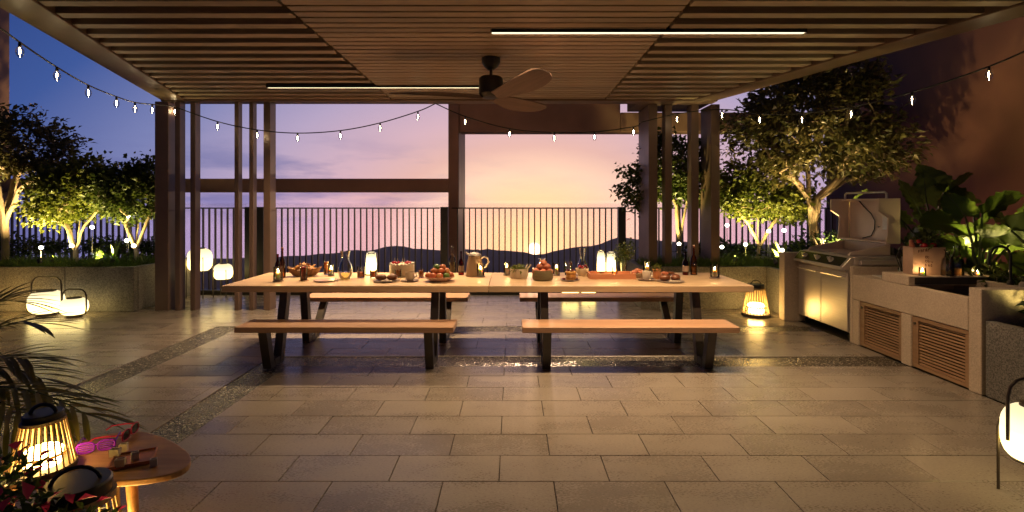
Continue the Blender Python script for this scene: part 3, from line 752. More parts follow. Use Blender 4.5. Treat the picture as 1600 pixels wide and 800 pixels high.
# ================================================================ outdoor kitchen
def kitchen():
    X0, X1 = 4.06, 4.85
    t = thing('kitchen_counter', 'beige concrete outdoor kitchen counter with two louvred cupboard doors', 'counter', (X0, 4.43, 0))
    def bx(name, x0, y0, z0, x1, y1, z1, m='counter', p=t, bevel=0.006):
        return obj(name, MB().box(x0 - X0, y0 - 4.43, z0, x1 - X0, y1 - 4.43, z1), M[m], p, bevel=bevel)
    th = 0.09
    bx('end_wall', X0, 4.43, 0, X1, 4.555, 0.917)
    bx('front_wall', X0, 4.558, 0.53, X0 + th, 6.1, 0.82)
    bx('front_wall', X0, 5.21, 0, X0 + th, 5.345, 0.527)
    bx('front_wall', X0, 5.995, 0, X0 + th, 6.1, 0.527)
    bx('far_wall', X0, 6.103, 0, X1, 6.16, 0.914)
    bx('back_wall', X1 - 0.10, 4.558, 0, X1, 6.1, 0.88)
    bx('worktop', X0 + th + 0.003, 5.50, 0.74, X1 - 0.103, 6.10, 0.818)
    bx('raised_shelf', X0 - 0.002, 5.24, 0.823, X1 + 0.12, 5.62, 0.917)
    bx('painted_recess', X0 + 0.06, 5.232, 0.835, X1 + 0.10, 5.238, 0.905, 'roof', bevel=0)  # flat dark plate on the solid shelf front, standing in for a shaded hollow
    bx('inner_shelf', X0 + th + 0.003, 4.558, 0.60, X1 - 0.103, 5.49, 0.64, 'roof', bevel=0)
    bx('sink_rim', X0 + 0.30, 4.56, 0.80, X1 - 0.104, 4.68, 0.83, 'panel_dark', bevel=0.004)
    for y0, y1, lab in ((5.348, 5.992, None), (4.558, 5.207, None)):
        fr = MB()
        fw = 0.045
        fr.box(0.012, y0 - 4.43, 0.012, 0.06, y1 - 4.43, 0.045)
        fr.box(0.012, y0 - 4.43, 0.485, 0.06, y1 - 4.43, 0.525)
        fr.box(0.012, y0 - 4.43, 0.046, 0.06, y0 + fw - 4.43, 0.484)
        fr.box(0.012, y1 - fw * 1.6 - 4.43, 0.046, 0.06, y1 - 4.43, 0.484)
        d = obj('cupboard_door', fr, M['louvre'], t, bevel=0.002)
        w = (y1 - fw * 1.6) - (y0 + fw)
        n = 15
        for i in range(n):
            z = 0.058 + (0.475 - 0.058) * i / (n - 1)
            o = obj('louvre', MB().box(-0.010, -w / 2, -0.003, 0.010, w / 2, 0.003), M['louvre'], d, (0.030, (y0 + fw + y1 - fw * 1.6) / 2 - 4.43, z), (0, R(-38), 0))
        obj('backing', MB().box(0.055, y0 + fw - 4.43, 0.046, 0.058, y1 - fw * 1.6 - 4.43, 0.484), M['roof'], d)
        obj('latch', MB().lathe([(0, 0), (0.014, 0), (0.014, 0.012), (0, 0.014)], 12), M['brownmetal'], d, (0.012, y1 - 0.036 - 4.43, 0.455), (0, R(-90), 0), smooth=True)
    # far pillar
    tag(obj('pillar', MB().box(3.87, 7.27, 0, 4.25, 7.42, 0.97), M['counter'], bevel=0.006), 'narrow concrete pillar lit by the rattan lantern, left of the barbecue', 'pillar')
    # ---- barbecue
    g = thing('barbecue', 'stainless steel gas barbecue with its lid open', 'barbecue', (X0, 6.17, 0))
    W = 1.08
    obj('cabinet', MB().box(0.02, 0.0, 0.10, 0.66, W, 0.86), M['steel'], g, bevel=0.004)
    for y0, y1 in ((0.012, W / 2 - 0.004), (W / 2 + 0.004, W - 0.012)):
        d = obj('door', MB().box(-0.012, y0, 0.115, 0.018, y1, 0.83), M['steel'], g, bevel=0.004)
        obj('handle', MB().tube([(-0.012, y0 + 0.05, 0.775), (-0.045, y0 + 0.05, 0.775), (-0.045, y1 - 0.05, 0.775), (-0.012, y1 - 0.05, 0.775)], 0.010, 8), M['steel'], d, smooth=True)
    cp = obj('control_panel', MB().extr([(0.06, 1.01), (0.02, 1.01), (-0.075, 0.90), (-0.075, 0.865), (0.06, 0.862)], 'y', 0.0, W), M['steel'], g, bevel=0.004)
    cp.data.transform(Matrix.Identity(4))
    obj('panel_face', MB().hexa([(-0.0785, 0.05, 0.903), (-0.0785, W - 0.03, 0.903), (0.0125, W - 0.03, 1.0035), (0.0125, 0.05, 1.0035)],
                                [(-0.0805, 0.05, 0.905), (-0.0805, W - 0.03, 0.905), (0.0105, W - 0.03, 1.0055), (0.0105, 0.05, 1.0055)]), M['panel_dark'], g)
    for y in (0.28, 0.56, 0.85):
        k = obj('knob', MB().lathe([(0, 0), (0.036, 0), (0.036, 0.012), (0.028, 0.018), (0.026, 0.045), (0, 0.048)], 16), M['steel'], g, (-0.034, y, 0.954), (0, R(-49), 0), smooth=True)
        obj('grip', MB().box(-0.006, -0.027, 0.046, 0.006, 0.027, 0.062), M['steel'], k, bevel=0.002)
    obj('deck', MB().box(0.062, -0.005, 0.862, 0.70, W + 0.005, 1.02), M['steel'], g, bevel=0.006)
    fb = MB()
    fb.hexa([(0.10, 0.16, 1.021), (0.62, 0.16, 1.021), (0.62, 0.19, 1.021), (0.10, 0.19, 1.021)], [(0.13, 0.16, 1.06), (0.62, 0.16, 1.16), (0.62, 0.19, 1.16), (0.13, 0.19, 1.06)])
    fb.hexa([(0.10, W - 0.07, 1.021), (0.62, W - 0.07, 1.021), (0.62, W - 0.04, 1.021), (0.10, W - 0.04, 1.021)], [(0.13, W - 0.07, 1.06), (0.62, W - 0.07, 1.16), (0.62, W - 0.04, 1.16), (0.13, W - 0.04, 1.06)])
    fb.box(0.60, 0.19, 1.021, 0.63, W - 0.07, 1.16)
    obj('firebox', fb, M['steel_in'], g, bevel=0.004)
    gm = MB()
    for i in range(20): gm.tube([(0.13, 0.20 + i * 0.04, 1.034), (0.59, 0.20 + i * 0.04, 1.034)], 0.006, 6)
    obj('grate', gm, M['steel'], g)
    # lid, swung up about the back hinge
    ld = MB()
    zz = 1.17
    ld.box(0.70, 0.14, zz, 0.73, W - 0.03, zz + 0.56)                         # inner face
    ld.box(0.58, 0.14, zz + 0.535, 0.70, W - 0.03, zz + 0.56)                    # upper flange
    ld.box(0.55, 0.14, zz, 0.70, W - 0.03, zz + 0.02)                         # lower flange
    prof = [(0.70, zz), (0.53, zz), (0.55, zz + 0.10), (0.56, zz + 0.32), (0.44, zz + 0.40), (0.44, zz + 0.56), (0.70, zz + 0.56)]
    ld.extr(prof, 'y', 0.115, 0.139)
    ld.extr(prof, 'y', W - 0.029, W - 0.005)
    lid = obj('lid', ld, M['steel_in'], g, bevel=0.004)
    obj('lid_handle', MB().tube([(0.60, 0.20, zz + 0.56), (0.60, 0.20, zz + 0.62), (0.60, 0.23, zz + 0.64), (0.60, W - 0.12, zz + 0.64), (0.60, W - 0.09, zz + 0.62), (0.60, W - 0.09, zz + 0.56)], 0.014, 10), M['steel'], lid, smooth=True)
    obj('cable', MB().tube([(0.695, 0.86, zz + 0.55), (0.69, 0.75, zz + 0.46), (0.69, 0.60, zz + 0.36), (0.69, 0.53, zz + 0.27), (0.69, 0.54, zz + 0.16), (0.69, 0.60, zz + 0.07), (0.68, 0.75, zz + 0.03)], 0.006, 6), M['black'], lid, smooth=True)
    obj('thermostat', MB().box(0.66, 0.20, zz + 0.16, 0.699, 0.36, zz + 0.36), M['steel'], lid, bevel=0.006)
    for y, z in ((0.45, 0.42), (0.47, 0.20)): obj('bolt', MB().ball((0.69, y, zz + z), 0.014), M['steel'], lid, smooth=True)
    for y in (0.08, W - 0.08):
        c = obj('caster', MB().lathe([(0, -0.014), (0.04, -0.014), (0.045, -0.008), (0.045, 0.008), (0.04, 0.014), (0, 0.014)], 16), M['black'], g, (0.09, y, 0.045), (R(90), 0, 0), smooth=True)
        obj('fork', MB().box(-0.012, 0.02, -0.018, 0.012, 0.075, 0.018), M['steel'], c)
    obj('side_shelf', MB().box(0.10, -0.075, 0.93, 0.62, -0.008, 0.985), M['steel'], g, bevel=0.005)
kitchen()
# ================================================================ picnic tables
TZ = 0.79
def picnic(x0, x1, bx0, bx1, label):
    cx = (bx0 + bx1) / 2; Y = 5.97
    t = thing('picnic_table', label, 'table', (cx, Y, 0), group='picnic tables end to end')
    obj('tabletop', MB().box(x0 - cx, 5.43 - Y, TZ - 0.068, x1 - cx, 6.50 - Y, TZ), M['table'], t, bevel=0.004)
    L = (bx1 - bx0) / 2
    seat = meshof('bench_seat', MB().box(-L, -0.175, 0.397, L, 0.175, 0.453), M['bench'], bevel=0.004)
    place('bench_seat', seat, t, (0, 5.175 - Y, 0)); place('bench_seat', seat, t, (0, 6.79 - Y, 0))
    def bar(p, q, w=0.042, d=0.045):
        # slanted square bar in the y-z plane, ends cut level
        (ya, za), (yb, zb) = p, q
        return [(-w, ya - d, za), (w, ya - d, za), (w, ya + d, za), (-w, ya + d, za)], [(-w, yb - d, zb), (w, yb - d, zb), (w, yb + d, zb), (-w, yb + d, zb)]
    for sx in (-0.815, 0.815):
        for a, b0, b1, c in (((5.08, 0.395), 5.185, 5.39, (5.56, 0.72)), ((6.06, 0.72), 6.155, 6.37, (6.72, 0.395))):
            mb = MB()
            mb.hexa(*bar((b0 - Y, 0.0), (a[0] - Y, a[1])))
            mb.hexa(*bar((b1 - Y, 0.0), (c[0] - Y, c[1])))
            mb.box(-0.0415, b0 + 0.046 - Y, 0.001, 0.0415, b1 - 0.046 - Y, 0.075)
            obj('leg', mb, M['leg'], t, (sx, 0, 0), bevel=0.002)
picnic(-3.085, -0.252, -2.715, -0.572, 'long wooden picnic table with attached benches, left of the table seam')
picnic(-0.246, 2.565, 0.10, 2.225, 'long wooden picnic table with attached benches, right of the table seam')

# ================================================================ lanterns
def white_lantern(x, y, r, h, label, hand, group='white glowing floor lanterns'):
    t = thing('floor_lantern', label, 'lantern', (x, y, 0), group=group)
    e = 2.6; pr = [(0, 0.035)]
    for i in range(1, 14):
        a = -PI / 2 + PI * i / 14
        c, s = math.cos(a), math.sin(a)
        pr.append((r * abs(c) ** (2 / e * 0.75), 0.035 + h / 2 + h / 2 * math.copysign(abs(s) ** (2 / e), s)))
    pr.append((0, 0.035 + h))
    obj('shade', MB().lathe(pr, 24), M['shade'], t, smooth=True)
    obj('base', MB().lathe([(0, 0), (r * 0.55, 0), (r * 0.6, 0.03), (r * 0.62, 0.05), (0, 0.05)], 20), M['brownmetal'], t, smooth=True)
    obj('cap', MB().lathe([(0, h + 0.027), (r * 0.55, h + 0.024), (r * 0.53, h + 0.042), (0, h + 0.044)], 20), M['brownmetal'], t, smooth=True)
    rr = r * 1.04; c = min(0.12, hand * 0.25)
    pts = [(-rr * 0.6, 0, 0.03), (-rr * 0.92, 0, 0.05), (-rr, 0, 0.12)] + [(-rr, 0, hand - c)] + [(-rr + c * (1 - math.cos(a)), 0, hand - c + c * math.sin(a)) for a in (PI / 6, PI / 3, PI / 2)]
    pts += [(-p[0], p[1], p[2]) for p in reversed(pts)]
    obj('handle', MB().tube(pts, 0.011, 8), M['brownmetal'], t, smooth=True)
    return t
white_lantern(-6.93, 7.62, 0.215, 0.34, 'larger of two white glowing lanterns by the left planter', 0.58)
white_lantern(-6.43, 7.52, 0.17, 0.25, 'smaller of two white glowing lanterns by the left planter', 0.41)
white_lantern(1.02, 8.95, 0.15, 0.30, 'white glowing lantern on the floor behind the right rear bench', 0.46)
white_lantern(1.36, 9.1, 0.13, 0.26, 'small white glowing lantern beside the taller one behind the right rear bench', 0.40)

def tripod_lantern(x, y, r, z0, z1, label, hand=None):
    t = thing('tripod_lantern', label, 'lantern', (x, y, 0), group='white lanterns on thin stands')
    h = z1 - z0; pr = [(0, z0)]; e = 2.7
    for i in range(1, 14):
        a = -PI / 2 + PI * i / 14; c, s = math.cos(a), math.sin(a)
        pr.append((r * abs(c) ** (2 / e * 0.75), z0 + h / 2 + h / 2 * math.copysign(abs(s) ** (2 / e), s)))
    pr.append((0, z1))
    obj('shade', MB().lathe(pr, 24), M['shade'], t, smooth=True)
    obj('cap', MB().lathe([(0, z1 - 0.004), (r * 0.45, z1 - 0.006), (r * 0.43, z1 + 0.014), (0, z1 + 0.016)], 20), M['brownmetal'], t, smooth=True)
    obj('ring', MB().tube([(r * 0.7 * math.cos(a * PI / 9), r * 0.7 * math.sin(a * PI / 9), z0 + 0.012) for a in range(18)], 0.007, 6, closed=True), M['brownmetal'], t, smooth=True)
    for k in range(4):
        a = R(45 + 90 * k); ca, sa = math.cos(a), math.sin(a)
        obj('leg', MB().tube([(r * 1.02 * ca, r * 1.02 * sa, 0), (r * 1.03 * ca, r * 1.03 * sa, z0 + h * 0.5), (r * 0.96 * ca, r * 0.96 * sa, z0 + h * 0.66)], 0.008, 6), M['brownmetal'], t, smooth=True)
    if hand:
        rr = r * 1.04; c = 0.10
        pts = [(-rr, 0, z0 + h * 0.4), (-rr, 0, hand - c)] + [(-rr + c * (1 - math.cos(a)), 0, hand - c + c * math.sin(a)) for a in (PI / 6, PI / 3, PI / 2)]
        pts += [(-p[0], p[1], p[2]) for p in reversed(pts)]
        obj('handle', MB().tube(pts, 0.009, 8), M['brownmetal'], t, smooth=True)
tripod_lantern(-5.58, 9.15, 0.20, 0.46, 0.87, 'larger white lantern on a thin stand behind the left posts')
tripod_lantern(-5.20, 9.22, 0.155, 0.30, 0.59, 'smaller white lantern on a thin stand behind the left posts')
tripod_lantern(2.93, 2.87, 0.145, 0.205, 0.52, 'white handled lantern on a stand at the right edge of the picture', 0.68)

def cage_lantern(x, y, z, r, h, label, rz=0.0, nr=26):
    t = thing('rattan_lantern', label, 'lantern', (x, y, z), rz, group='rattan cage lanterns')
    rt = r * 0.66
    rod = meshof('rib', MB().tube([(r * 0.97, 0, h * 0.08), (rt * 0.98, 0, h * 0.86)], 0.0045 * (r / 0.15) ** 0.5, 5), M['rattan'])
    for k in range(nr): place('rib', rod, t, rot=(0, 0, 2 * PI * k / nr))
    obj('base', MB().lathe([(0, 0), (r * 1.02, 0), (r * 1.04, h * 0.03), (r * 1.02, h * 0.095), (r * 0.9, h * 0.10), (0, h * 0.10)], 30), M['rattan_dark'], t, smooth=True)
    obj('top_ring', MB().lathe([(rt * 0.85, h * 0.84), (rt * 1.03, h * 0.84), (rt * 1.02, h * 0.89), (rt * 0.85, h * 0.89), (rt * 0.85, h * 0.84)], 30), M['rattan'], t, smooth=True)
    obj('cap', MB().lathe([(0, h * 0.87), (rt * 0.93, h * 0.87), (rt * 0.93, h * 0.985), (rt * 0.88, h), (0, h)], 30), M['black'], t, smooth=True)
    hh = rt * 0.62
    obj('handle', MB().tube([(hh * math.cos(a), 0, h * 0.97 + hh * 0.9 * math.sin(a)) for a in [PI * i / 12 for i in range(13)]], 0.008, 8), M['black'], t, smooth=True)
    obj('light_core', MB().lathe([(0, h * 0.105), (r * 0.55, h * 0.105), (r * 0.57, h * 0.13), (r * 0.57, h * 0.36), (r * 0.5, h * 0.39), (0, h * 0.392)], 18), M['cagelight'], t, smooth=True)
    obj('inner_ring', MB().lathe([(r * 0.70, h * 0.27), (r * 0.74, h * 0.27), (r * 0.74, h * 0.31), (r * 0.70, h * 0.31), (r * 0.70, h * 0.27)], 24), M['rattan'], t, smooth=True)
cage_lantern(3.63, 7.62, 0, 0.19, 0.47, 'rattan cage lantern on the floor past the right end of the table')
cage_lantern(-7.70, 7.42, 0, 0.19, 0.47, 'rattan cage lantern at the far left edge behind the palm')
cage_lantern(-2.115, 2.31, 0.452, 0.118, 0.262, 'small rattan lantern standing on the triangular side table', 0.3)
cage_lantern(-1.79, 2.10, 0, 0.20, 0.515, 'large rattan lantern on the floor behind the magenta flowers', 0.5)

# ================================================================ triangular side table and its small things
def side_table():
    z = 0.45
    t = thing('side_table', 'rounded triangular wooden side table in the near left corner', 'table', (-1.98, 2.47, 0))
    ctrl = [(-0.36, -0.25), (-0.10, -0.27), (0.15, -0.258), (0.38, -0.225), (0.485, -0.15), (0.45, -0.03), (0.30, 0.10), (0.13, 0.20), (-0.04, 0.255), (-0.17, 0.18), (-0.28, 0.06), (-0.42, -0.06), (-0.44, -0.18)]
    pts = []
    n = len(ctrl)
    for i in range(n):
        p0, p1, p2, p3 = (Vector((*ctrl[(i + k - 1) % n], 0)) for k in range(4))
        for k in range(5):
            s = k / 5
            q = 0.5 * ((2 * p1) + (p2 - p0) * s + (2 * p0 - 5 * p1 + 4 * p2 - p3) * s * s + (3 * p1 - p0 - 3 * p2 + p3) * s ** 3)
            pts.append((q.x, q.y))
    obj('tabletop', MB().prism(pts, z - 0.028, z), M['sidewood'], t, bevel=0.006, seg=2)
    for x, y, dx, dy in ((0.27, -0.17, 0.06, -0.04), (-0.04, 0.12, -0.13, 0.20), (-0.28, -0.14, -0.07, -0.03)):
        obj('leg', MB().tube([(x + dx, y + dy, 0), (x, y, z - 0.029)], [0.014, 0.024], 12), M['sidewood'], t, smooth=True)
side_table()
def glasses(px, py, label, mat, rz, shutter):
    p = fl(px, py, 0.452)
    t = thing('sunglasses', label, 'sunglasses', p, rz, group=None)
    for s in (-1, 1):
        cx = s * 0.036
        pts = [(cx + 0.031 * math.copysign(abs(math.cos(a)) ** 0.8, math.cos(a)), 0, 0.024 + 0.023 * math.copysign(abs(math.sin(a)) ** 0.8, math.sin(a))) for a in [2 * PI * i / 16 for i in range(16)]]
        fr = obj('rim', MB().tube(pts, 0.0032, 6, closed=True), mat, t, smooth=True)
        if shutter:
            for k in range(5):
                zz = 0.008 + 0.008 * k; w = 0.030 * math.sqrt(max(0.1, 1 - ((zz - 0.024) / 0.024) ** 2))
                obj('shutter', MB().box(cx - w, -0.002, zz - 0.0016, cx + w, 0.002, zz + 0.0016), mat, fr)
        else:
            obj('lens', MB().prism([(a, c) for a, _, c in pts], -0.001, 0.001).xf(Matrix(((1, 0, 0, 0), (0, 0, 1, 0), (0, 1, 0, 0), (0, 0, 0, 1)))), M['wine'], fr)
        obj('temple', MB().tube([(s * 0.067, 0, 0.034), (s * 0.068, 0.06, 0.034), (s * 0.066, 0.11, 0.03), (s * 0.064, 0.135, 0.012)], 0.0032, 6), mat, t, smooth=True)
    obj('bridge', MB().tube([(-0.008, 0, 0.03), (0, 0, 0.034), (0.008, 0, 0.03)], 0.003, 6), mat, t, smooth=True)
    t.scale = (1.12, 1.12, 1.12)
    return t
glasses(150, 706, 'purple shutter sunglasses lying on the side table', M['purple'], R(28), True)
glasses(204, 682, 'crimson sunglasses standing sideways on the side table', M['pink'], R(100), False)
def game_tray():
    p = fl(208, 719, 0.452)
    t = thing('small_tray', 'small reddish wooden tray on the side table', 'tray', p, R(26))
    mb = MB().box(-0.085, -0.075, 0, 0.085, 0.075, 0.008)
    mb.box(-0.085, -0.075, 0.0085, -0.079, 0.075, 0.016).box(0.079, -0.075, 0.0085, 0.085, 0.075, 0.016).box(-0.0785, -0.075, 0.0085, 0.0785, -0.069, 0.016).box(-0.0785, 0.069, 0.0085, 0.0785, 0.075, 0.016)
    obj('tray_body', mb, M['traywood'], t)
    def cup(px, py, z, w, h, rz, label):
        q = fl(px, py, z)
        c = thing('candle_cup', label, 'candle cup', q, rz, group='ivory candle cups on the side table')
        m = MB(); k = w * 0.72
        outer = [(-w, -k), (w, -k), (w, k), (-w, k)]
        m.box(-w, -k, 0, w, k, 0.004)
        m.box(-w, -k, 0.0042, w, -k + 0.004, h).box(-w, k - 0.004, 0.0042, w, k, h).box(-w, -k + 0.0042, 0.0042, -w + 0.004, k - 0.0042, h).box(w - 0.004, -k + 0.0042, 0.0042, w, k - 0.0042, h)
        obj('cup', m, M['ivory'], c)
        obj('wax', MB().box(-w + 0.0045, -k + 0.0045, 0.0045, w - 0.0045, k - 0.0045, h * 0.72), M['wax'], c)
    cup(180, 712, 0.462, 0.020, 0.034, 0.2, 'ivory candle cup at the far left corner of the small tray')
    cup(193, 705, 0.4525, 0.017, 0.038, 0.4, 'ivory candle cup behind the small tray')
    cup(188, 728, 0.462, 0.019, 0.034, 0.3, 'ivory candle cup at the near corner of the small tray')
    cup(211, 719, 0.462, 0.015, 0.040, 0.7, 'tall ivory candle cup in the middle of the small tray')
    cup(240, 728, 0.4525, 0.014, 0.034, 0.5, 'ivory candle cup standing apart, right of the small tray')
game_tray()

# ================================================================ things on the dining table
def tp(px, by):
    """position on the table top and photo scale (px per metre)"""
    p = fl(px, by, TZ + 0.0005); return p, F / p.y
def candle(px, by, label, wpx=13, hpx=22, base=True, z=None):
    p, s = tp(px, by)
    if z is not None: p.z = z
    r = wpx / 2 / s; h = hpx / s
    t = thing('candle_glass', label, 'candle', p, group='lit candles in glass tubes')
    obj('base', MB().lathe([(0, 0), (r * 1.15, 0), (r * 1.15, 0.010), (r * 0.9, 0.014), (0, 0.014)], 18), M['stoneware'], t, smooth=True)
    obj('glass_tube', MB().lathe([(r * 0.86, 0.015), (r, 0.018), (r, h), (r * 0.97, h), (r * 0.97, 0.019)], 18), M['glass'], t, smooth=True)
    hc = h * 0.62; rc = r * 0.46
    c = obj('candle', MB().lathe([(0, 0.0145), (rc, 0.0145), (rc, hc), (rc * 0.6, hc - 0.003), (0, hc - 0.004)], 14), M['wax'], t, smooth=True)
    obj('flame', MB().lathe([(0, hc + 0.002), (0.0045, hc + 0.009), (0.005, hc + 0.014), (0.0025, hc + 0.026), (0, hc + 0.034)], 8), M['flame'], c, smooth=True)
    return t
def bottle(px, by, wpx, hpx, mat, label, liquid=None, cork=None):
    p, s = tp(px, by); r = wpx / 2 / s; h = hpx / s
    t = thing('bottle', label, 'bottle', p, group='bottles on the dining table')
    pr = [(0, 0.002), (r * 0.95, 0.002), (r, 0.01), (r, h * 0.50), (r * 0.8, h * 0.60), (r * 0.36, h * 0.70), (r * 0.32, h * 0.94), (r * 0.4, h * 0.95), (r * 0.4, h * 0.985), (r * 0.3, h)]
    obj('glass', MB().lathe(pr, 18), mat, t, smooth=True)
    if liquid: obj('drink', MB().lathe([(0, 0.006), (r * 0.9, 0.006), (r * 0.92, h * 0.40), (0, h * 0.40)], 16), liquid, t, smooth=True)
    if cork: obj('stopper', MB().lathe([(0, h * 0.97), (r * 0.28, h * 0.97), (r * 0.34, h * 1.03), (0, h * 1.045)], 12), cork, t, smooth=True)
    else: obj('label_band', MB().lathe([(r * 1.02, h * 0.16), (r * 1.02, h * 0.40)], 18), M['stoneware'], t, smooth=True)
def tumbler(px, by, wpx, hpx, mat, label, fill=0.8, coaster=False):
    p, s = tp(px, by); r = wpx / 2 / s; h = hpx / s
    t = thing('tumbler', label, 'glass', p, group='drinking glasses on the dining table')
    obj('glass', MB().lathe([(0, 0.004), (r * 0.82, 0.004), (r * 0.86, 0.008), (r, h), (r * 0.96, h), (r * 0.84, 0.012)], 18), M['glass'], t, smooth=True)
    if fill: obj('drink', MB().lathe([(0, 0.012), (r * 0.80, 0.012), (r * (0.80 + 0.13 * fill), h * fill), (0, h * fill)], 16), mat, t, smooth=True)
    if coaster: obj('coaster', MB().lathe([(0, 0), (r * 1.25, 0), (r * 1.28, 0.0035), (0, 0.0035)], 18), M['traywood'], t, smooth=True)
def plate(px, by, wpx, label, mat, rim=0.012):
    p, s = tp(px, by); r = wpx / 2 / s
    t = tag(obj('plate', MB().lathe([(0, 0.0), (r * 0.6, 0.0), (r * 0.66, 0.003), (r, rim), (r * 0.985, rim + 0.003), (r * 0.64, 0.008), (0, 0.007)], 28), mat, None, p, smooth=True), label, 'plate', 'plates on the dining table')
    return p, s, r
def blob(name, p, rx, ry, rz, mat, label, cat, group, seed=0, rot=0.0, noise_=0.08):
    rng = random.Random(seed); b = MB().ball((0, 0, 0), rx, ry, rz, 14, 10)
    ph = [rng.uniform(0, 6) for _ in range(4)]
    b.v = [tuple(c * (1 + noise_ * math.sin(x / rx * 2 + ph[0]) * math.cos(y / ry * 2 + ph[1]) + noise_ * 0.6 * math.sin(z / rz * 3 + ph[2] + x / rx)) for c in (x, y, z)) for x, y, z in b.v]
    return tag(obj(name, b, mat, None, p, (0, 0, rot), smooth=True), label, cat, group)

candle(434.5, 439.5, 'lit candle in a glass tube at the left end of the table', 14, 23)
bottle(441, 434, 10, 46, M['amber'], 'amber glass bottle at the left end of the table', M['liquid'], M['traywood'])
bottle(434, 431, 9, 34, M['wine'], 'short dark red bottle at the left end of the table')

def boat_basket():
    p, s = tp(476, 431.5)
    t = thing('bread_basket', 'boat-shaped wicker basket heaped with golden chips', 'basket', p, R(4))
    L = 0.205
    mb = MB(); n = 28; rows = []
    for z, k, lift in ((0, 0.52, 0), (0.02, 0.72, 0.002), (0.06, 0.93, 0.012), (0.075, 1.0, 0.02), (0.070, 0.95, 0.018), (0.03, 0.7, 0.008), (0.012, 0.5, 0)):
        ring = []
        for i in range(n):
            a = 2 * PI * i / n; x = math.cos(a); y = math.sin(a)
            ring.append((L * k * x, 0.10 * k * y, z + lift * 2.2 * x * x))
        rows.append(ring)
    vs = [v for r_ in rows for v in r_]
    fs = [(r_ * n + i, r_ * n + (i + 1) % n, (r_ + 1) * n + (i + 1) % n, (r_ + 1) * n + i) for r_ in range(len(rows) - 1) for i in range(n)] + [tuple(range(n - 1, -1, -1)), tuple((len(rows) - 1) * n + i for i in range(n))]
    obj('basket', mb.add(vs, fs), M['wicker'], t, smooth=True)
    rng = random.Random(8)
    for k in range(26):
        a = rng.uniform(0, 2 * PI); q = math.sqrt(rng.random())
        x, y = 0.155 * q * math.cos(a), 0.065 * q * math.sin(a)
        z = 0.070 + 0.070 * (1 - q * q) + rng.uniform(-0.01, 0.012)
        c = MB().ball((0, 0, 0), rng.uniform(0.028, 0.044), rng.uniform(0.020, 0.032), 0.013, 10, 6)
        o = obj('chip', c, M['chips'] if rng.random() < 0.6 else M['bread'], None, p + Vector((x, y, z)), (rng.uniform(-0.7, 0.7), rng.uniform(-0.7, 0.7), rng.uniform(0, 6)), smooth=True)
        tag(o, 'golden fried chip heaped in the boat-shaped wicker basket', 'chip', 'chips in the wicker basket')
boat_basket()
tumbler(474.5, 438.5, 11.5, 23, M['juice_red'], 'tall glass of red-orange juice in front of the wicker basket', 0.93, True)
plate(508.5, 439, 36, 'flat empty plate right of the wicker basket', M['pinkware'])
tumbler(510, 429, 9, 21, M['juice'], 'tall orange juice glass behind the empty plate', 0.93)
candle(517.5, 431, 'lit candle beside the orange juice behind the empty plate', 9, 18)

def carafe(px, by, wpx, hbody, hneck, label, liquid):
    p, s = tp(px, by); r = wpx / 2 / s; hb = hbody / s; hn = hneck / s
    t = thing('carafe', label, 'carafe', p, group='glass carafes on the dining table')
    pr = [(0, 0.002), (r * 0.6, 0.002), (r * 0.9, hb * 0.18), (r, hb * 0.45), (r * 0.88, hb * 0.82), (r * 0.62, hb * 1.02), (r * 0.5, hb + hn * 0.2), (r * 0.56, hb + hn * 0.6), (r * 0.74, hb + hn)]
    obj('glass', MB().lathe(pr, 24), M['glass'], t, smooth=True)
    obj('drink', MB().lathe([(0, 0.005), (r * 0.56, 0.006), (r * 0.87, hb * 0.18), (r * 0.96, hb * 0.42), (0, hb * 0.43)], 22), liquid, t, smooth=True)
carafe(539.5, 435.5, 22, 26, 18, 'round-bellied clear carafe of pale drink left of the glowing dome', M['liquid'])
tumbler(564, 434, 13, 18, M['juice'], 'half-full juice glass next to the round carafe', 0.5)

def dome_lamp(px, by, wpx, hpx, label, z=None):
    p, s = tp(px, by); r = wpx / 2 / s; h = hpx / s
    if z: p.z = z
    t = thing('dome_lamp', label, 'lamp', p, group='glowing dome lamps on the table')
    obj('base', MB().lathe([(0, 0), (r * 1.05, 0), (r * 1.05, 0.010), (0, 0.012)], 20), M['brownmetal'], t, smooth=True)
    obj('glass_dome', MB().lathe([(r, 0.013), (r, h * 0.78), (r * 0.86, h * 0.93), (r * 0.5, h * 0.99), (0, h)], 22), M['glass'], t, smooth=True)
    k = r * 0.80
    obj('light_core', MB().lathe([(0, 0.014), (k, 0.014), (k, h * 0.66), (k * 0.8, h * 0.84), (k * 0.4, h * 0.90), (0, h * 0.91)], 18), M['shade_small'], t, smooth=True)
dome_lamp(580, 429, 20, 36, 'glowing dome lamp on the left half of the table')
tumbler(583, 434.5, 11, 13, M['juice'], 'low glass of juice in front of the glowing dome', 0.85)

def bun_plate(px, by, label, blab, seed):
    p, s, r = plate(px, by, 42, label, M['stoneware'])
    for i, (dx, dy) in enumerate(((-0.062, 0.0), (0.062, 0.008))):
        blob('bun', p + Vector((dx, dy, 0.046)), 0.062, 0.055, 0.038, M['bun'], blab, 'bun', blab[:40], seed + i, i * 0.7, 0.05)
    nk = thing('napkin', 'folded pale napkin in front of the buns, ' + ('left table' if px < 800 else 'right table'), 'napkin', p + Vector((0.02, -0.085, 0.014)), 0.1)
    obj('cloth', MB().box(-0.06, -0.018, 0, 0.06, 0.018, 0.004).box(-0.055, -0.014, 0.0045, 0.055, 0.014, 0.009), M['cream'], nk, bevel=0.001)
bun_plate(604, 439.5, 'stoneware plate with two brown buns on the left half of the table', 'round brown bun on the plate in front of the cake', 3)

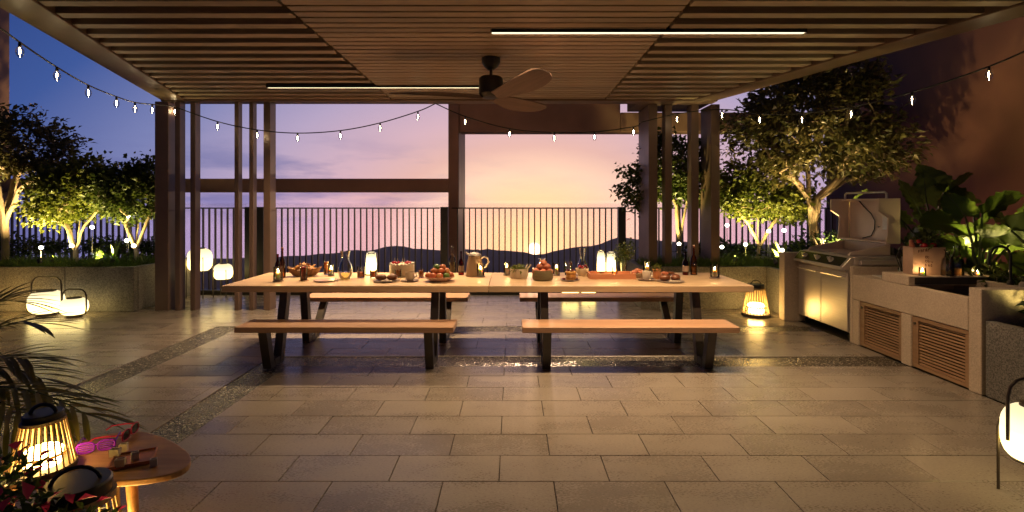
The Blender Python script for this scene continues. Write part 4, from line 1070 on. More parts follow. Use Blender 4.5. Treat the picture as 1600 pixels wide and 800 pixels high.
def cake():
    p, s = tp(628, 431); r = 20 / s; h = 19 / s
    t = thing('birthday_cake', 'round cream birthday cake with red berries and thin candles', 'cake', p)
    obj('sponge', MB().lathe([(0, 0.012), (r * 0.93, 0.012), (r * 0.95, 0.02), (r * 0.96, h * 0.9), (r * 0.9, h), (0, h)], 32), M['cakecream'], t, smooth=True)
    obj('cake_board', MB().lathe([(0, 0), (r * 1.08, 0), (r * 1.1, 0.008), (0, 0.0115)], 28), M['white'], t, smooth=True)
    bd = meshof('cream_dot', MB().ball((0, 0, 0), 0.014, None, 0.011, 8, 6), M['white'], True)
    for k in range(18):
        a = 2 * PI * k / 18; place('cream_dot', bd, t, (r * 0.88 * math.cos(a), r * 0.88 * math.sin(a), h + 0.004))
    rng = random.Random(2); bm_ = meshof('berry', MB().ball((0, 0, 0), 0.017, None, 0.016, 8, 6), M['red'], True)
    for k in range(16):
        a = rng.choice((rng.uniform(2.2, 4.0), rng.uniform(-0.9, 0.9))); q = rng.uniform(0.35, 0.78)
        place('berry', bm_, t, (r * q * math.cos(a), r * q * math.sin(a), h + 0.010))
    cm = meshof('candle', MB().tube([(0, 0, 0), (0, 0, 0.065)], 0.0035, 6), M['white'])
    for x, y in ((-0.10, 0.05), (-0.05, 0.0), (0.0, 0.03), (0.035, -0.02)): place('candle', cm, t, (x, y, h + 0.001))
cake()
tumbler(622, 433.5, 12, 13, M['juice'], 'short orange juice glass in front of the cake', 0.92)
def cup_saucer(px, by, label, mat):
    p, s = tp(px, by); r = 7.2 / s
    t = thing('coffee_cup', label, 'cup', p, R(20), group='coffee cups with saucers')
    obj('saucer', MB().lathe([(0, 0), (r * 1.1, 0), (r * 1.95, 0.012), (r * 1.93, 0.016), (r * 1.0, 0.006), (0, 0.006)], 24), M['stoneware'], t, smooth=True)
    c = obj('cup', MB().lathe([(0, 0.0075), (r * 0.62, 0.0075), (r * 0.8, 0.02), (r, 0.105), (r * 0.94, 0.105), (r * 0.76, 0.025), (0, 0.018)], 22), mat, t, smooth=True)
    obj('handle', MB().tube([(r * 0.93, 0, 0.09), (r * 1.45, 0, 0.085), (r * 1.5, 0, 0.055), (r * 0.85, 0, 0.035)], 0.006, 8), mat, c, smooth=True)
    obj('coffee', MB().lathe([(0, 0.092), (r * 0.92, 0.092)], 20), M['bun'], c)
cup_saucer(640.5, 439.5, 'pale coffee cup on a saucer in front of the cake', M['cream'])
tumbler(658, 434, 9, 14, M['juice'], 'small juice glass between the coffee cup and the fruit dish', 0.8, True)

def fruit_dish():
    p, s = tp(687, 439); r = 24 / s
    tag(obj('fruit_dish', MB().lathe([(0, 0), (r * 0.55, 0), (r * 0.62, 0.006), (r * 0.98, 0.05), (r, 0.056), (r * 0.96, 0.056), (r * 0.6, 0.016), (0, 0.014)], 32), M['pinkware'], None, p, smooth=True), 'wide blush dish heaped with fruit in the middle of the left table', 'dish')
    rng = random.Random(11)
    spots = [(-0.115, -0.02, 0.075, 'mango'), (-0.06, -0.07, 0.075, 'apple'), (0.01, -0.085, 0.075, 'apple'), (0.08, -0.05, 0.075, 'greenfruit'), (0.12, 0.02, 0.075, 'apple'), (0.06, 0.07, 0.07, 'mango'),
             (-0.03, 0.08, 0.07, 'mango'), (-0.09, 0.06, 0.07, 'apple'), (-0.055, -0.01, 0.125, 'mango'), (0.02, -0.02, 0.125, 'apple'), (0.075, 0.015, 0.12, 'apple'), (-0.01, 0.04, 0.12, 'mango'), (-0.035, 0.01, 0.165, 'greenfruit'), (0.03, 0.02, 0.16, 'mango')]
    names = {'mango': ('mango', 'orange-red mango heaped in the blush fruit dish'), 'apple': ('apple', 'red apple heaped in the blush fruit dish'), 'greenfruit': ('green_apple', 'green apple heaped in the blush fruit dish')}
    for i, (x, y, z, k) in enumerate(spots):
        nm, lb = names[k]
        sc = (0.05, 0.042, 0.04) if k == 'mango' else (0.041, 0.041, 0.038)
        blob(nm, p + Vector((x, y, z - 0.012)), *sc, M[k], lb, nm.replace('_', ' '), nm + 's in the fruit dish', i, rng.uniform(0, 6), 0.05)
fruit_dish()
bottle(706.5, 425.5, 11, 40, M['glass'], 'clear glass bottle behind the fruit dish', M['liquid'], M['glass'])
bottle(720.5, 429.5, 9, 37, M['wine'], 'slim red sauce bottle between the fruit dish and the jug')

def jug():
    p, s = tp(742, 431); h = 31 / s; r = 14 / s
    t = thing('wicker_jug', 'tall woven jug with a looped handle near the table seam', 'jug', p, R(-12))
    obj('body', MB().lathe([(0, 0.001), (r, 0.001), (r * 1.02, 0.01), (r * 0.92, h * 0.5), (r * 0.72, h * 0.95), (r * 0.74, h), (r * 0.68, h), (r * 0.6, h * 0.8), (0, h * 0.78)], 26), M['wicker_pale'], t, smooth=True)
    obj('handle', MB().tube([(r * 0.75, 0, h * 0.90), (r * 1.1, 0, h * 0.97), (r * 1.5, 0, h * 0.88), (r * 1.55, 0, h * 0.70), (r * 1.3, 0, h * 0.48), (r * 0.9, 0, h * 0.35)], 0.011, 8), M['cream'], t, smooth=True)
    obj('rim', MB().tube([(r * 0.72 * math.cos(a * PI / 10), r * 0.72 * math.sin(a * PI / 10), h + 0.004) for a in range(20)], 0.007, 6, closed=True), M['rattan_dark'], t, smooth=True)
    l = obj('lid', MB().lathe([(r * 0.7, h + 0.005), (r * 0.6, h + 0.03), (r * 0.3, h + 0.045), (0, h + 0.048)], 20), M['steel'], t, smooth=True)
    obj('spout', MB().tube([(-r * 0.55, 0, h + 0.002), (-r * 0.95, 0, h + 0.03), (-r * 1.1, 0, h + 0.045)], [0.02, 0.012, 0.008], 8), M['steel'], t, smooth=True)
    obj('lid_handle', MB().tube([(-r * 0.4, 0, h + 0.04), (-r * 0.2, 0, h + 0.07), (r * 0.4, 0, h + 0.075), (r * 0.6, 0, h + 0.03)], 0.006, 8), M['black'], l, smooth=True)
jug()
candle(751, 432.5, 'lit candle in front of the woven jug', 12, 20)
candle(792, 430, 'lit candle in a glass tube just right of the table seam', 10.5, 21)

def bowl(px, by, wpx, hpx, mat, label, nm, cat):
    p, s = tp(px, by); r = wpx / 2 / s; h = hpx / s
    tag(obj(nm, MB().lathe([(0, 0), (r * 0.86, 0), (r * 0.98, h * 0.2), (r, h), (r * 0.94, h), (r * 0.9, h * 0.25), (0, h * 0.2)], 28), mat, None, p, smooth=True), label, cat)
    return p, r, h
def salad():
    p, r, h = bowl(811, 434, 29, 15, M['cream'], 'cream bowl of green salad with wooden servers', 'salad_bowl', 'bowl')
    rng = np.random.default_rng(4); n = 160
    ang = rng.uniform(0, 2 * PI, n); q = np.sqrt(rng.random(n)) * r * 0.9
    pts = np.stack([q * np.cos(ang), q * np.sin(ang), h * 0.8 + rng.random(n) * 0.035 * (1 - (q / r) ** 2) + 0.005], 1)
    o = leaves_obj('salad_leaves', pts, rng, 0.05, 0.03, M['leaf_b'], None)
    o.location = p; tag(o, 'green salad leaves filling the cream bowl', 'salad')
    for k, (dx, a) in enumerate(((0.05, 0.55), (0.075, 0.75))):
        t = thing('salad_server', ('left' if k == 0 else 'right') + ' wooden server sticking out of the salad bowl', 'server', p + Vector((dx, 0.0, h * 0.6)), 0, group='wooden salad servers')
        obj('handle', MB().tube([(0, 0, 0), (0.06 * math.sin(a) * 1.6, 0.01, 0.09)], [0.006, 0.009], 8), M['cream'], t, smooth=True)
        obj('tip', MB().ball((0, 0, -0.01), 0.014, 0.006, 0.02, 10, 6), M['cream'], t, smooth=True)
# ================================================================ foliage helpers
def leaves_mesh(name, P, D, Nn, Ln, Wd, mat, fold=0.25, droop=0.15):
    """P base points, D directions, Nn normals (n,3); Ln, Wd (n,) -> one mesh of folded four-triangle leaves"""
    n = len(P)
    S = np.cross(D, Nn); S /= np.linalg.norm(S, axis=1, keepdims=True) + 1e-9
    U = np.cross(S, D)
    L = Ln[:, None]; W = Wd[:, None]
    b = P; m = P + D * L * 0.48; t = P + D * L - U * L * droop
    l = m + S * W * 0.5 + U * W * fold; r = m - S * W * 0.5 + U * W * fold
    V = np.stack([b, l, m, r, t], 1).reshape(-1, 3)
    base = (np.arange(n) * 5)[:, None]
    Fc = np.concatenate([base + np.array([[0, 2, 1]]), base + np.array([[0, 3, 2]]), base + np.array([[1, 2, 4]]), base + np.array([[2, 3, 4]])], 0)
    me = bpy.data.meshes.new(name)
    nf = len(Fc)
    me.vertices.add(len(V)); me.vertices.foreach_set('co', V.astype(np.float32).ravel())
    me.loops.add(nf * 3); me.loops.foreach_set('vertex_index', Fc.astype(np.int32).ravel())
    me.polygons.add(nf); me.polygons.foreach_set('loop_start', np.arange(0, nf * 3, 3, dtype=np.int32))
    me.materials.append(mat); me.update(calc_edges=True); me.validate()
    return me
def unit(v): return v / (np.linalg.norm(v, axis=1, keepdims=True) + 1e-9)
def leaves_obj(name, pts, rng, ln, wd, mat, parent, up=0.5, out=None, droop=0.15):
    n = len(pts)
    D = rng.normal(size=(n, 3)); D[:, 2] *= 0.6
    if out is not None: D += out
    D = unit(D)
    Nn = rng.normal(size=(n, 3)) * 0.7; Nn[:, 2] += up * 2
    Nn = unit(Nn)
    k = rng.uniform(0.5, 1.4, n)
    return place(name, leaves_mesh(name, pts, D, Nn, ln * k, wd * k * rng.uniform(0.8, 1.15, n), mat, droop=droop), parent)

salad()

def tree(name, label, base, stems, ells, ntar, lper, ln, wd, mleaf, mbark, seed, r0=0.06, rclump=0.16, group='uplit trees in the planters'):
    """stems: polylines (offsets from base); ells: crown ellipsoids (cx,cy,cz,rx,ry,rz) as offsets from base"""
    rnd = random.Random(seed); rng = np.random.default_rng(seed)
    t = thing(name, label, 'tree', base, group=group)
    pos = [Vector((0, 0, 0))]; par = [-1]; chains = []
    for st in stems:
        prev = 0; ch = [0]
        for q in st:
            q = Vector(q)
            a = pos[prev]; n = max(2, int((q - a).length / 0.12))
            for i in range(1, n + 1):
                s = i / n
                pos.append(a.lerp(q, s) + Vector((rnd.uniform(-1, 1), rnd.uniform(-1, 1), 0)) * 0.012); par.append(prev); prev = len(pos) - 1; ch.append(prev)
        chains.append(ch)
    vol = [e[3] * e[4] * e[5] for e in ells]; tot = sum(vol)
    tars = []
    for e, v in zip(ells, vol):
        for _ in range(max(3, int(ntar * v / tot))):
            d = Vector((rnd.gauss(0, 1), rnd.gauss(0, 1), rnd.gauss(0, 1))).normalized()
            q = rnd.uniform(0.15, 1.0) ** 0.42 * rnd.uniform(0.85, 1.08)
            tars.append(Vector((e[0] + d.x * e[3] * q, e[1] + d.y * e[4] * q, e[2] + d.z * e[5] * q)))
    tars.sort(key=lambda p: p.length)
    start = len(pos) // 4
    ends = []
    for p in tars:
        A = np.array([tuple(q) for q in pos]); dd = np.linalg.norm(A - np.array(tuple(p)), axis=1)
        low = np.maximum(0, A[:, 2] - p.z) * 1.2
        dd = dd + low; dd[:max(2, len(pos) // 60)] += 0.5
        j = int(dd.argmin()); a = pos[j]; n = max(2, int((p - a).length / 0.13)); prev = j; ch = [j]
        bow = Vector((rnd.uniform(-1, 1), rnd.uniform(-1, 1), rnd.uniform(0.1, 1))) * (p - a).length * 0.13
        for i in range(1, n + 1):
            s = i / n
            pos.append(a.lerp(p, s) + bow * math.sin(PI * s)); par.append(prev); prev = len(pos) - 1; ch.append(prev)
        chains.append(ch); ends.append(ch)
    cnt = [0] * len(pos)
    for ch in ends:
        i = ch[-1]
        while i >= 0: cnt[i] += 1; i = par[i]
    mx = max(cnt); rad = [max(0.004, r0 * (max(c, 0.6) / mx) ** 0.46) for c in cnt]
    mb = MB(); 
    for ch in chains:
        if len(ch) < 2: continue
        rr = [rad[i] for i in ch]
        if len(rr) > 2: rr[0] = min(rr[0], rr[1] * 1.25)
        mb.tube([pos[i] for i in ch], rr, 6 if rr[0] < 0.02 else 9, cap=False)
    obj('trunk', mb, mbark, t, smooth=True, recalc=False)
    pts = []; outs = []
    cen = Vector((sum(e[0] * v for e, v in zip(ells, vol)) / tot, sum(e[1] * v for e, v in zip(ells, vol)) / tot, sum(e[2] * v for e, v in zip(ells, vol)) / tot))
    for ch in ends:
        p = pos[ch[-1]]; q = pos[ch[max(0, len(ch) - 3)]]
        k = int(lper * rnd.uniform(0.5, 1.4))
        o = (p - cen).normalized()
        for _ in range(k):
            s = rnd.random() ** 0.6; c = q.lerp(p, s)
            pts.append(tuple(c + Vector((rnd.gauss(0, 1), rnd.gauss(0, 1), rnd.gauss(0, 0.75))) * rclump * 0.62)); outs.append(tuple(o))
    pts = np.array(pts); pts[:, 2] = np.maximum(pts[:, 2], 0.05)
    leaves_obj('crown', pts, rng, ln, wd, mleaf, t, 0.45, np.array(outs) * 0.8)
    return t

ZS = 0.62
def B(px, Y, z=ZS): return Vector(((px - 800) * Y / F, Y, z))
tree('broad_tree', 'tallest left tree with pale forked trunk at the picture edge', B(8, 8.45), [[(0.0, 0, 0.85), (-0.15, 0, 1.3), (-0.5, 0.1, 1.75)], [(0.02, 0, 0.8), (0.25, -0.05, 1.25), (0.75, -0.1, 1.6)], [(0.0, 0, 0.9), (0.1, 0.1, 1.5), (0.15, 0.2, 2.0)]],
     [(0.1, 0, 2.05, 1.05, 0.7, 0.62), (-0.7, 0, 1.9, 0.8, 0.7, 0.6), (0.75, 0, 1.75, 0.45, 0.4, 0.33)], 260, 30, 0.1, 0.046, M['leaf_a'], M['bark'], 21, 0.075)
tree('bushy_tree', 'low bushy tree lit bright yellow-green in the middle of the left planter', B(118, 8.3), [[(0.0, 0, 0.3), (-0.1, 0, 0.6), (-0.3, 0, 0.95)], [(0, 0, 0.28), (0.14, 0, 0.7), (0.35, 0.05, 1.0)], [(0, 0, 0.3), (0.02, 0.1, 0.9)]],
     [(0.0, 0, 1.25, 0.72, 0.55, 0.42), (-0.35, 0, 1.0, 0.45, 0.45, 0.25), (0.25, 0, 1.5, 0.42, 0.4, 0.3)], 190, 34, 0.074, 0.054, M['leaf_b'], M['bark'], 22, 0.04, 0.14)
tree('bushy_tree', 'darker bushy tree next to the left roof post', B(212, 8.35), [[(0.0, 0, 0.3), (-0.16, 0, 0.75), (-0.35, 0, 1.0)], [(0, 0, 0.28), (0.18, 0, 0.75), (0.3, 0.05, 1.05)], [(0, 0, 0.3), (0.0, 0.1, 0.9)]],
     [(0.0, 0, 1.22, 0.58, 0.5, 0.42), (0.18, 0, 1.55, 0.32, 0.35, 0.25), (-0.3, 0, 1.3, 0.35, 0.4, 0.3)], 190, 34, 0.074, 0.052, M['leaf_c'], M['bark'], 23, 0.04, 0.14)
tree('slender_tree', 'tree growing between the posts behind the right end of the table', B(1062, 8.95), [[(0.0, 0, 0.5), (-0.06, 0, 1.0), (-0.25, 0, 1.5)], [(0.02, 0, 0.5), (0.12, 0, 1.05), (0.2, 0.05, 1.5)], [(0, 0, 0.55), (0.03, 0.1, 1.2)]],
     [(-0.15, 0, 1.75, 0.62, 0.5, 0.62), (-0.75, 0, 1.35, 0.36, 0.35, 0.40), (0.2, 0, 1.35, 0.42, 0.4, 0.35)], 200, 32, 0.08, 0.054, M['leaf_c'], M['bark'], 24, 0.045, 0.14)
tree('bushy_tree', 'low bushy tree lit yellow-green below the big dark tree', B(1185, 8.6), [[(0.0, 0, 0.35), (-0.15, 0, 0.7), (-0.4, 0, 1.0)], [(0, 0, 0.3), (0.18, 0, 0.6), (0.42, 0.05, 0.95)], [(0, 0, 0.35), (0.03, 0.1, 0.9)]],
     [(-0.05, 0, 1.15, 0.75, 0.5, 0.36), (0.45, 0, 1.05, 0.5, 0.45, 0.33), (-0.4, 0, 1.35, 0.45, 0.4, 0.4)], 210, 34, 0.074, 0.054, M['leaf_b'], M['bark'], 25, 0.04, 0.14)
tree('magnolia_tree', 'big dark magnolia tree with a pale forked trunk beside the terracotta wall', B(1272, 8.2), [[(-0.02, 0, 0.7), (-0.08, 0, 1.1), (-0.32, 0, 1.45), (-0.75, 0.05, 1.75), (-1.0, 0, 1.95)], [(0.0, 0, 0.75), (0.06, 0, 1.12), (0.42, -0.05, 1.5), (0.85, -0.1, 1.95)], [(0.06, 0, 1.1), (0.55, 0.1, 1.4), (1.25, 0.1, 1.65)], [(-0.08, 0, 1.1), (0.0, 0.2, 1.9), (0.1, 0.25, 2.4)]],
     [(0.1, 0, 2.45, 1.25, 0.75, 0.95), (-0.75, 0, 2.1, 0.65, 0.6, 0.75), (0.85, 0, 2.0, 0.72, 0.6, 0.55), (0.3, 0.1, 3.1, 1.0, 0.7, 0.5)], 460, 28, 0.115, 0.054, M['leaf_a'], M['bark'], 26, 0.085, 0.17)

# ---------------------------------------------------------------- grass and ground cover
def grass(name, rects, n, seed, mat, h=0.11):
    rng = np.random.default_rng(seed)
    areas = np.array([(x1 - x0) * (y1 - y0) for x0, y0, x1, y1, z in rects]); cts = (n * areas / areas.sum()).astype(int)
    P = []
    for (x0, y0, x1, y1, z), c in zip(rects, cts):
        q = np.stack([rng.uniform(x0, x1, c), y0 + (y1 - y0) * rng.random(c) ** 1.8, np.full(c, z)], 1)
        P.append(q)
    P = np.concatenate(P)
    tuft = np.sin(P[:, 0] * 7.0) * np.cos(P[:, 1] * 9 + P[:, 0] * 3) * 0.5 + 0.5
    D = rng.normal(size=P.shape) * 0.42; D[:, 2] = 1.0; D[:, 1] -= 0.15; D = unit(D)
    Nn = unit(rng.normal(size=P.shape))
    L = h * (0.5 + 1.3 * tuft * rng.random(len(P)) + 0.3 * rng.random(len(P)))
    o = place(name, leaves_mesh(name, P, D, Nn, L, np.full(len(P), 0.0085), mat, 0.1, 0.35))
    o['kind'] = 'stuff'
    return o
g = grass('grass', [(-11.3, 7.99, -5.92, 8.5, 0.62), (-5.93 - 0.6, 8.5, -5.92, 9.4, 0.62)], 16000, 1, M['grass'], 0.17)
g['label'] = 'short green grass filling the left planter'; g['category'] = 'grass'
g = grass('grass', [(2.13, 8.19, 4.15, 8.75, 0.61), (4.13, 7.5, 4.9, 8.7, 0.61)], 11000, 2, M['grass'], 0.17)
g['label'] = 'short green grass filling the right planter'; g['category'] = 'grass'

def shrub(name, label, p, r, h, n, ln, wd, mat, seed, group, cat='shrub'):
    rng = np.random.default_rng(seed); rnd = random.Random(seed)
    t = thing(name, label, cat, p, group=group)
    u = rng.normal(size=(n, 3)); u = unit(u) * (rng.random(n) ** 0.45)[:, None]
    c = rng.integers(0, 9, n); off = rng.normal(size=(9, 3)) * 0.4; off[:, 2] *= 0.6
    pts = (u * 0.55 + off[c]) * np.array([r, r, h * 0.5]) + np.array([0, 0, h * 0.55])
    pts[:, 2] = np.maximum(pts[:, 2], 0.02)
    leaves_obj('foliage', pts, rng, ln, wd, mat, t, 0.4, u * 0.9)
    mb = MB()
    for k in range(6):
        a = rnd.uniform(0, 6.28); mb.tube([(0, 0, 0), (0.3 * r * math.cos(a), 0.3 * r * math.sin(a), h * 0.3), (0.6 * r * math.cos(a), 0.6 * r * math.sin(a), h * 0.7)], [0.01, 0.008, 0.004], 6)
    obj('stems', mb, M['bark_dark'], t, recalc=False)
    return t
# dark undergrowth below the trees
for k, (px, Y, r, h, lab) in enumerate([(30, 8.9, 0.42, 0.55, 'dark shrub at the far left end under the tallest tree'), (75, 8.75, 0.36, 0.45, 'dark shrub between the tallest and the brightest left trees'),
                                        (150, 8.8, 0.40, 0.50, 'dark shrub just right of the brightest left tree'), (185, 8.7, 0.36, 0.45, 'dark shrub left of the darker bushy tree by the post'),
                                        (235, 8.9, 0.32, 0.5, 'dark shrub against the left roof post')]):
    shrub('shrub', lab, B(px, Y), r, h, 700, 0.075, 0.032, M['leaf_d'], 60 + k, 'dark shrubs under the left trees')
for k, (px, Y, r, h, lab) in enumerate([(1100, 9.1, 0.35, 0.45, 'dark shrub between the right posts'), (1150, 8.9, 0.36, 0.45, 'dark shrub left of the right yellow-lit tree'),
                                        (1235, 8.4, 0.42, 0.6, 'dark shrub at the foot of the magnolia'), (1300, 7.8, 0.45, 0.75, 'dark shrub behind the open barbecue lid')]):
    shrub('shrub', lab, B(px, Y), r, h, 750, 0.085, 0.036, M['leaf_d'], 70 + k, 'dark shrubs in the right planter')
for k, (x, y, r, h, lab) in enumerate([(5.25, 5.35, 0.36, 0.40, 'low leafy shrub behind the black tap'), (5.15, 5.95, 0.34, 0.42, 'low leafy shrub behind the paper bag'), (5.2, 6.7, 0.36, 0.55, 'low leafy shrub right of the barbecue lid'),
                                       (5.3, 4.75, 0.40, 0.42, 'low leafy shrub at the right edge behind the sink'), (4.62, 4.12, 0.30, 0.36, 'leafy shrub spilling over the near right planter')]):
    shrub('shrub', lab, (x, y, 0.60), r, h, 800, 0.085, 0.045, M['leaf_c'] if k != 4 else M['leaf_d'], 80 + k, 'low shrubs behind the kitchen counter')

def strap_plant(label, p, n, L, w, mat, seed, group, cat='plant', name='strap_leaf_plant', spread=(0.3, 1.1)):
    rnd = random.Random(seed); t = thing(name, label, cat, p, group=group)
    for k in range(n):
        a = 2 * PI * k / n + rnd.uniform(-0.3, 0.3); tilt = rnd.uniform(*spread); l = L * rnd.uniform(0.7, 1.15)
        vs = []; m = 8
        c, s = math.cos(a), math.sin(a)
        x = z = 0.0; th = tilt * 0.55
        for i in range(m + 1):
            q = i / m; ww = w * math.sin(PI * min(1, 0.12 + q * 0.88)) ** 0.7 * (1 if q < 0.98 else 0.1)
            for v, dz in ((-1, 0.3), (0, 0), (1, 0.3)):
                vs.append((x * c - v * ww * s, x * s + v * ww * c, z + dz * ww))
            x += l / m * math.sin(th); z += l / m * math.cos(th); th += tilt * 1.6 / m
        fs = [(3 * i + j, 3 * i + j + 1, 3 * i + j + 4, 3 * i + j + 3) for i in range(m) for j in range(2)]
        obj('leaf', MB().add(vs, fs), mat, t, smooth=True, recalc=False)
    return t
strap_plant('arching strap-leaved plant in the left planter beside the darker bushy tree', B(178, 8.25), 16, 0.55, 0.016, M['grass'], 1, 'strap-leaved plants')
strap_plant('dark broad-leaved clump beside the concrete pillar', B(1222, 8.1), 16, 0.62, 0.034, M['leaf_c'], 2, 'strap-leaved plants')
strap_plant('dark arching clump in front of the pale magnolia trunk', B(1262, 7.9), 16, 0.60, 0.036, M['leaf_c'], 3, 'strap-leaved plants')

# ---------------------------------------------------------------- elephant ears
def big_leaf(L, W, rnd):
    m, n = 14, 8; vs = []
    for i in range(m + 1):
        q = i / m
        for j in range(-n, n + 1):
            v = j / n
            wq = W * (math.sin(PI * min(1.0, q * 0.86 + 0.14)) ** 0.62) * (1 - 0.35 * q ** 3)
            y = v * wq
            x = L * q - 0.20 * L * abs(v) ** 1.5 * (1 - q) ** 1.5
            rib = 0.016 * math.sin(q * 34 - abs(v) * 7.0) * abs(v)
            z = 0.10 * W * abs(v) - 0.16 * L * q * q + rib + 0.03 * W * math.sin(9 * q + 2 * v) * abs(v) ** 3
            edge = 1 + 0.055 * math.sin(q * 46) * abs(v) ** 6
            vs.append((x, y * edge, z))
    k = 2 * n + 1
    fs = [(i * k + j, i * k + j + 1, (i + 1) * k + j + 1, (i + 1) * k + j) for i in range(m) for j in range(2 * n)]
    return MB().add(vs, fs)
M['ear'] = leafmat('elephant_ear_leaf', (0.06, 0.10, 0.016), (0.12, 0.16, 0.03), 0.35, 0.5, 0.3)
M['stalk'] = pm('leaf_stalk', (0.06, 0.085, 0.025), (0.04, 0.06, 0.02), 10, 0.5)
def elephant_ear(label, base, leaves, seed):
    """leaves: (px, py, Y of the leaf's heart, length, width, yaw, pitch, roll)"""
    rnd = random.Random(seed); base = Vector(base)
    t = thing('elephant_ear_plant', label, 'plant', base, group='elephant ear plants behind the kitchen')
    for px, py, Y, L, W, yaw, pitch, roll in leaves:
        p = at(px, py, Y) - base
        L *= 1.22; W *= 1.22
        lf = obj('leaf', big_leaf(L, W, rnd), M['ear'], t, p, smooth=True, recalc=False)
        lf.rotation_euler = (R(roll), R(-pitch), R(yaw))
        mid = Vector((p.x * 0.45, p.y * 0.45, p.z * 0.66))
        obj('stalk', MB().tube([(rnd.uniform(-0.03, 0.03), rnd.uniform(-0.03, 0.03), 0), mid, p], [0.02, 0.014, 0.009], 8), M['stalk'], t, smooth=True)
        obj('midrib', MB().tube([(0.0, 0, 0.004), (L * 0.3, 0, -0.011 * L + 0.003), (L * 0.6, 0, -0.055 * L + 0.002), (L * 0.95, 0, -0.142 * L)], [0.008, 0.006, 0.004, 0.002], 6), M['stalk'], lf, smooth=True)
elephant_ear('tall elephant ear plant with upright leaves behind the paper bag', (5.2, 6.2, 0.6), [
    (1432, 322, 6.2, 0.30, 0.11, 150, 68, 30), (1448, 318, 6.3, 0.36, 0.12, 70, 74, -25), (1468, 322, 6.2, 0.52, 0.20, 20, 44, -55), (1500, 350, 6.0, 0.46, 0.20, 195, 4, -38), (1430, 372, 6.3, 0.26, 0.12, 60, 25, -50), (1450, 385, 6.1, 0.24, 0.10, 320, 10, -50), (1326, 322, 7.4, 0.34, 0.15, 20, 40, -40), (1415, 350, 6.5, 0.34, 0.15, 130, 50, -20), (1480, 395, 6.2, 0.30, 0.14, 210, 15, -45), (1475, 300, 6.4, 0.40, 0.16, 110, 55, -30), (1440, 350, 6.5, 0.36, 0.16, 250, 20, -55)], 1)
elephant_ear('wide elephant ear plant with spreading leaves behind the black tap', (5.15, 5.65, 0.6), [
    (1508, 338, 5.7, 0.30, 0.13, 100, 55, -30), (1535, 335, 5.8, 0.44, 0.17, 10, 28, -60), (1532, 372, 5.6, 0.30, 0.13, 350, 8, -60), (1510, 385, 5.9, 0.36, 0.17, 190, 0, -35), (1560, 385, 5.7, 0.34, 0.16, 350, 10, -40), (1545, 362, 5.9, 0.30, 0.12, 30, -5, -40), (1520, 320, 6.1, 0.36, 0.15, 160, 40, -45), (1570, 345, 6.0, 0.34, 0.15, 200, 20, -50), (1500, 372, 6.1, 0.32, 0.14, 330, 20, -60), (1585, 375, 5.6, 0.32, 0.15, 60, 30, -50)], 2)
elephant_ear('dark elephant ear plant cut by the right edge of the picture', (5.3, 4.9, 0.6), [
    (1580, 360, 5.1, 0.42, 0.20, 330, 0, -50), (1575, 410, 5.1, 0.32, 0.16, 320, -8, -40), (1600, 330, 5.2, 0.34, 0.14, 20, 40, -40)], 3)

# ---------------------------------------------------------------- foreground palm and magenta flowers
def palm():
    base = Vector((-3.75, 3.15, 0))
    t = thing('palm', 'arching palm fronds reaching in from the left edge', 'palm', base)
    obj('pot', MB().lathe([(0, 0), (0.17, 0), (0.22, 0.40), (0.20, 0.40), (0.17, 0.36), (0, 0.36)], 24), M['planter'], t, smooth=True)
    rnd = random.Random(4)
    tips = [(45, 505, 3.2, 0.28), (38, 560, 3.0, 0.20), (130, 645, 2.75, 0.32), (105, 640, 2.95, 0.28), (60, 590, 3.1, 0.30), (30, 640, 2.7, 0.18), (20, 470, 3.5, 0.35), (50, 680, 2.75, 0.18), (-60, 500, 3.3, 0.4), (-80, 600, 2.6, 0.3)]
    for px, py, Y, arch in tips:
        tip = at(px, py, Y) - base; a = Vector((rnd.uniform(-0.05, 0.05), rnd.uniform(-0.05, 0.05), 0.36))
        mid = a.lerp(tip, 0.55) + Vector((0, 0, arch))
        C = [(1 - s) ** 2 * a + 2 * s * (1 - s) * mid + s * s * tip for s in [i / 16 for i in range(17)]]
        fr = obj('frond', MB().tube(C, [0.009 - 0.0065 * i / 16 for i in range(17)], 6), M['stalk'], t, smooth=True)
        vs = []; fs = []
        for i in range(5, 17):
            for s in (-1, 1):
                for rep in range(1 if i < 16 else 2):
                    c = C[i]; d = (C[i] - C[i - 1]).normalized(); side = d.cross(Vector((0, 0, 1))).normalized() * s
                    l = 0.36 * (1 - 0.045 * abs(i - 11)) * rnd.uniform(0.85, 1.15)
                    w = 0.0125
                    dirv = (d * 1.0 + side * 0.55 + Vector((0, 0, rnd.uniform(-0.05, 0.28)))).normalized()
                    wv = dirv.cross(Vector((0, 0, 1))).normalized()
                    o = len(vs)
                    for k in range(6):
                        q = k / 5; p = c + dirv * l * q - Vector((0, 0, 0.26 * l * q * q)); ww = w * (math.sin(PI * (0.1 + 0.88 * q)) ** 0.6)
                        vs += [p - wv * ww, p + Vector((0, 0, -0.3 * ww)), p + wv * ww]
                    fs += [(o + 3 * k + j, o + 3 * k + j + 1, o + 3 * k + j + 4, o + 3 * k + j + 3) for k in range(5) for j in range(2)]
        obj('leaflets', MB().add(vs, fs), M['palm'], fr, smooth=True, recalc=False)
palm()
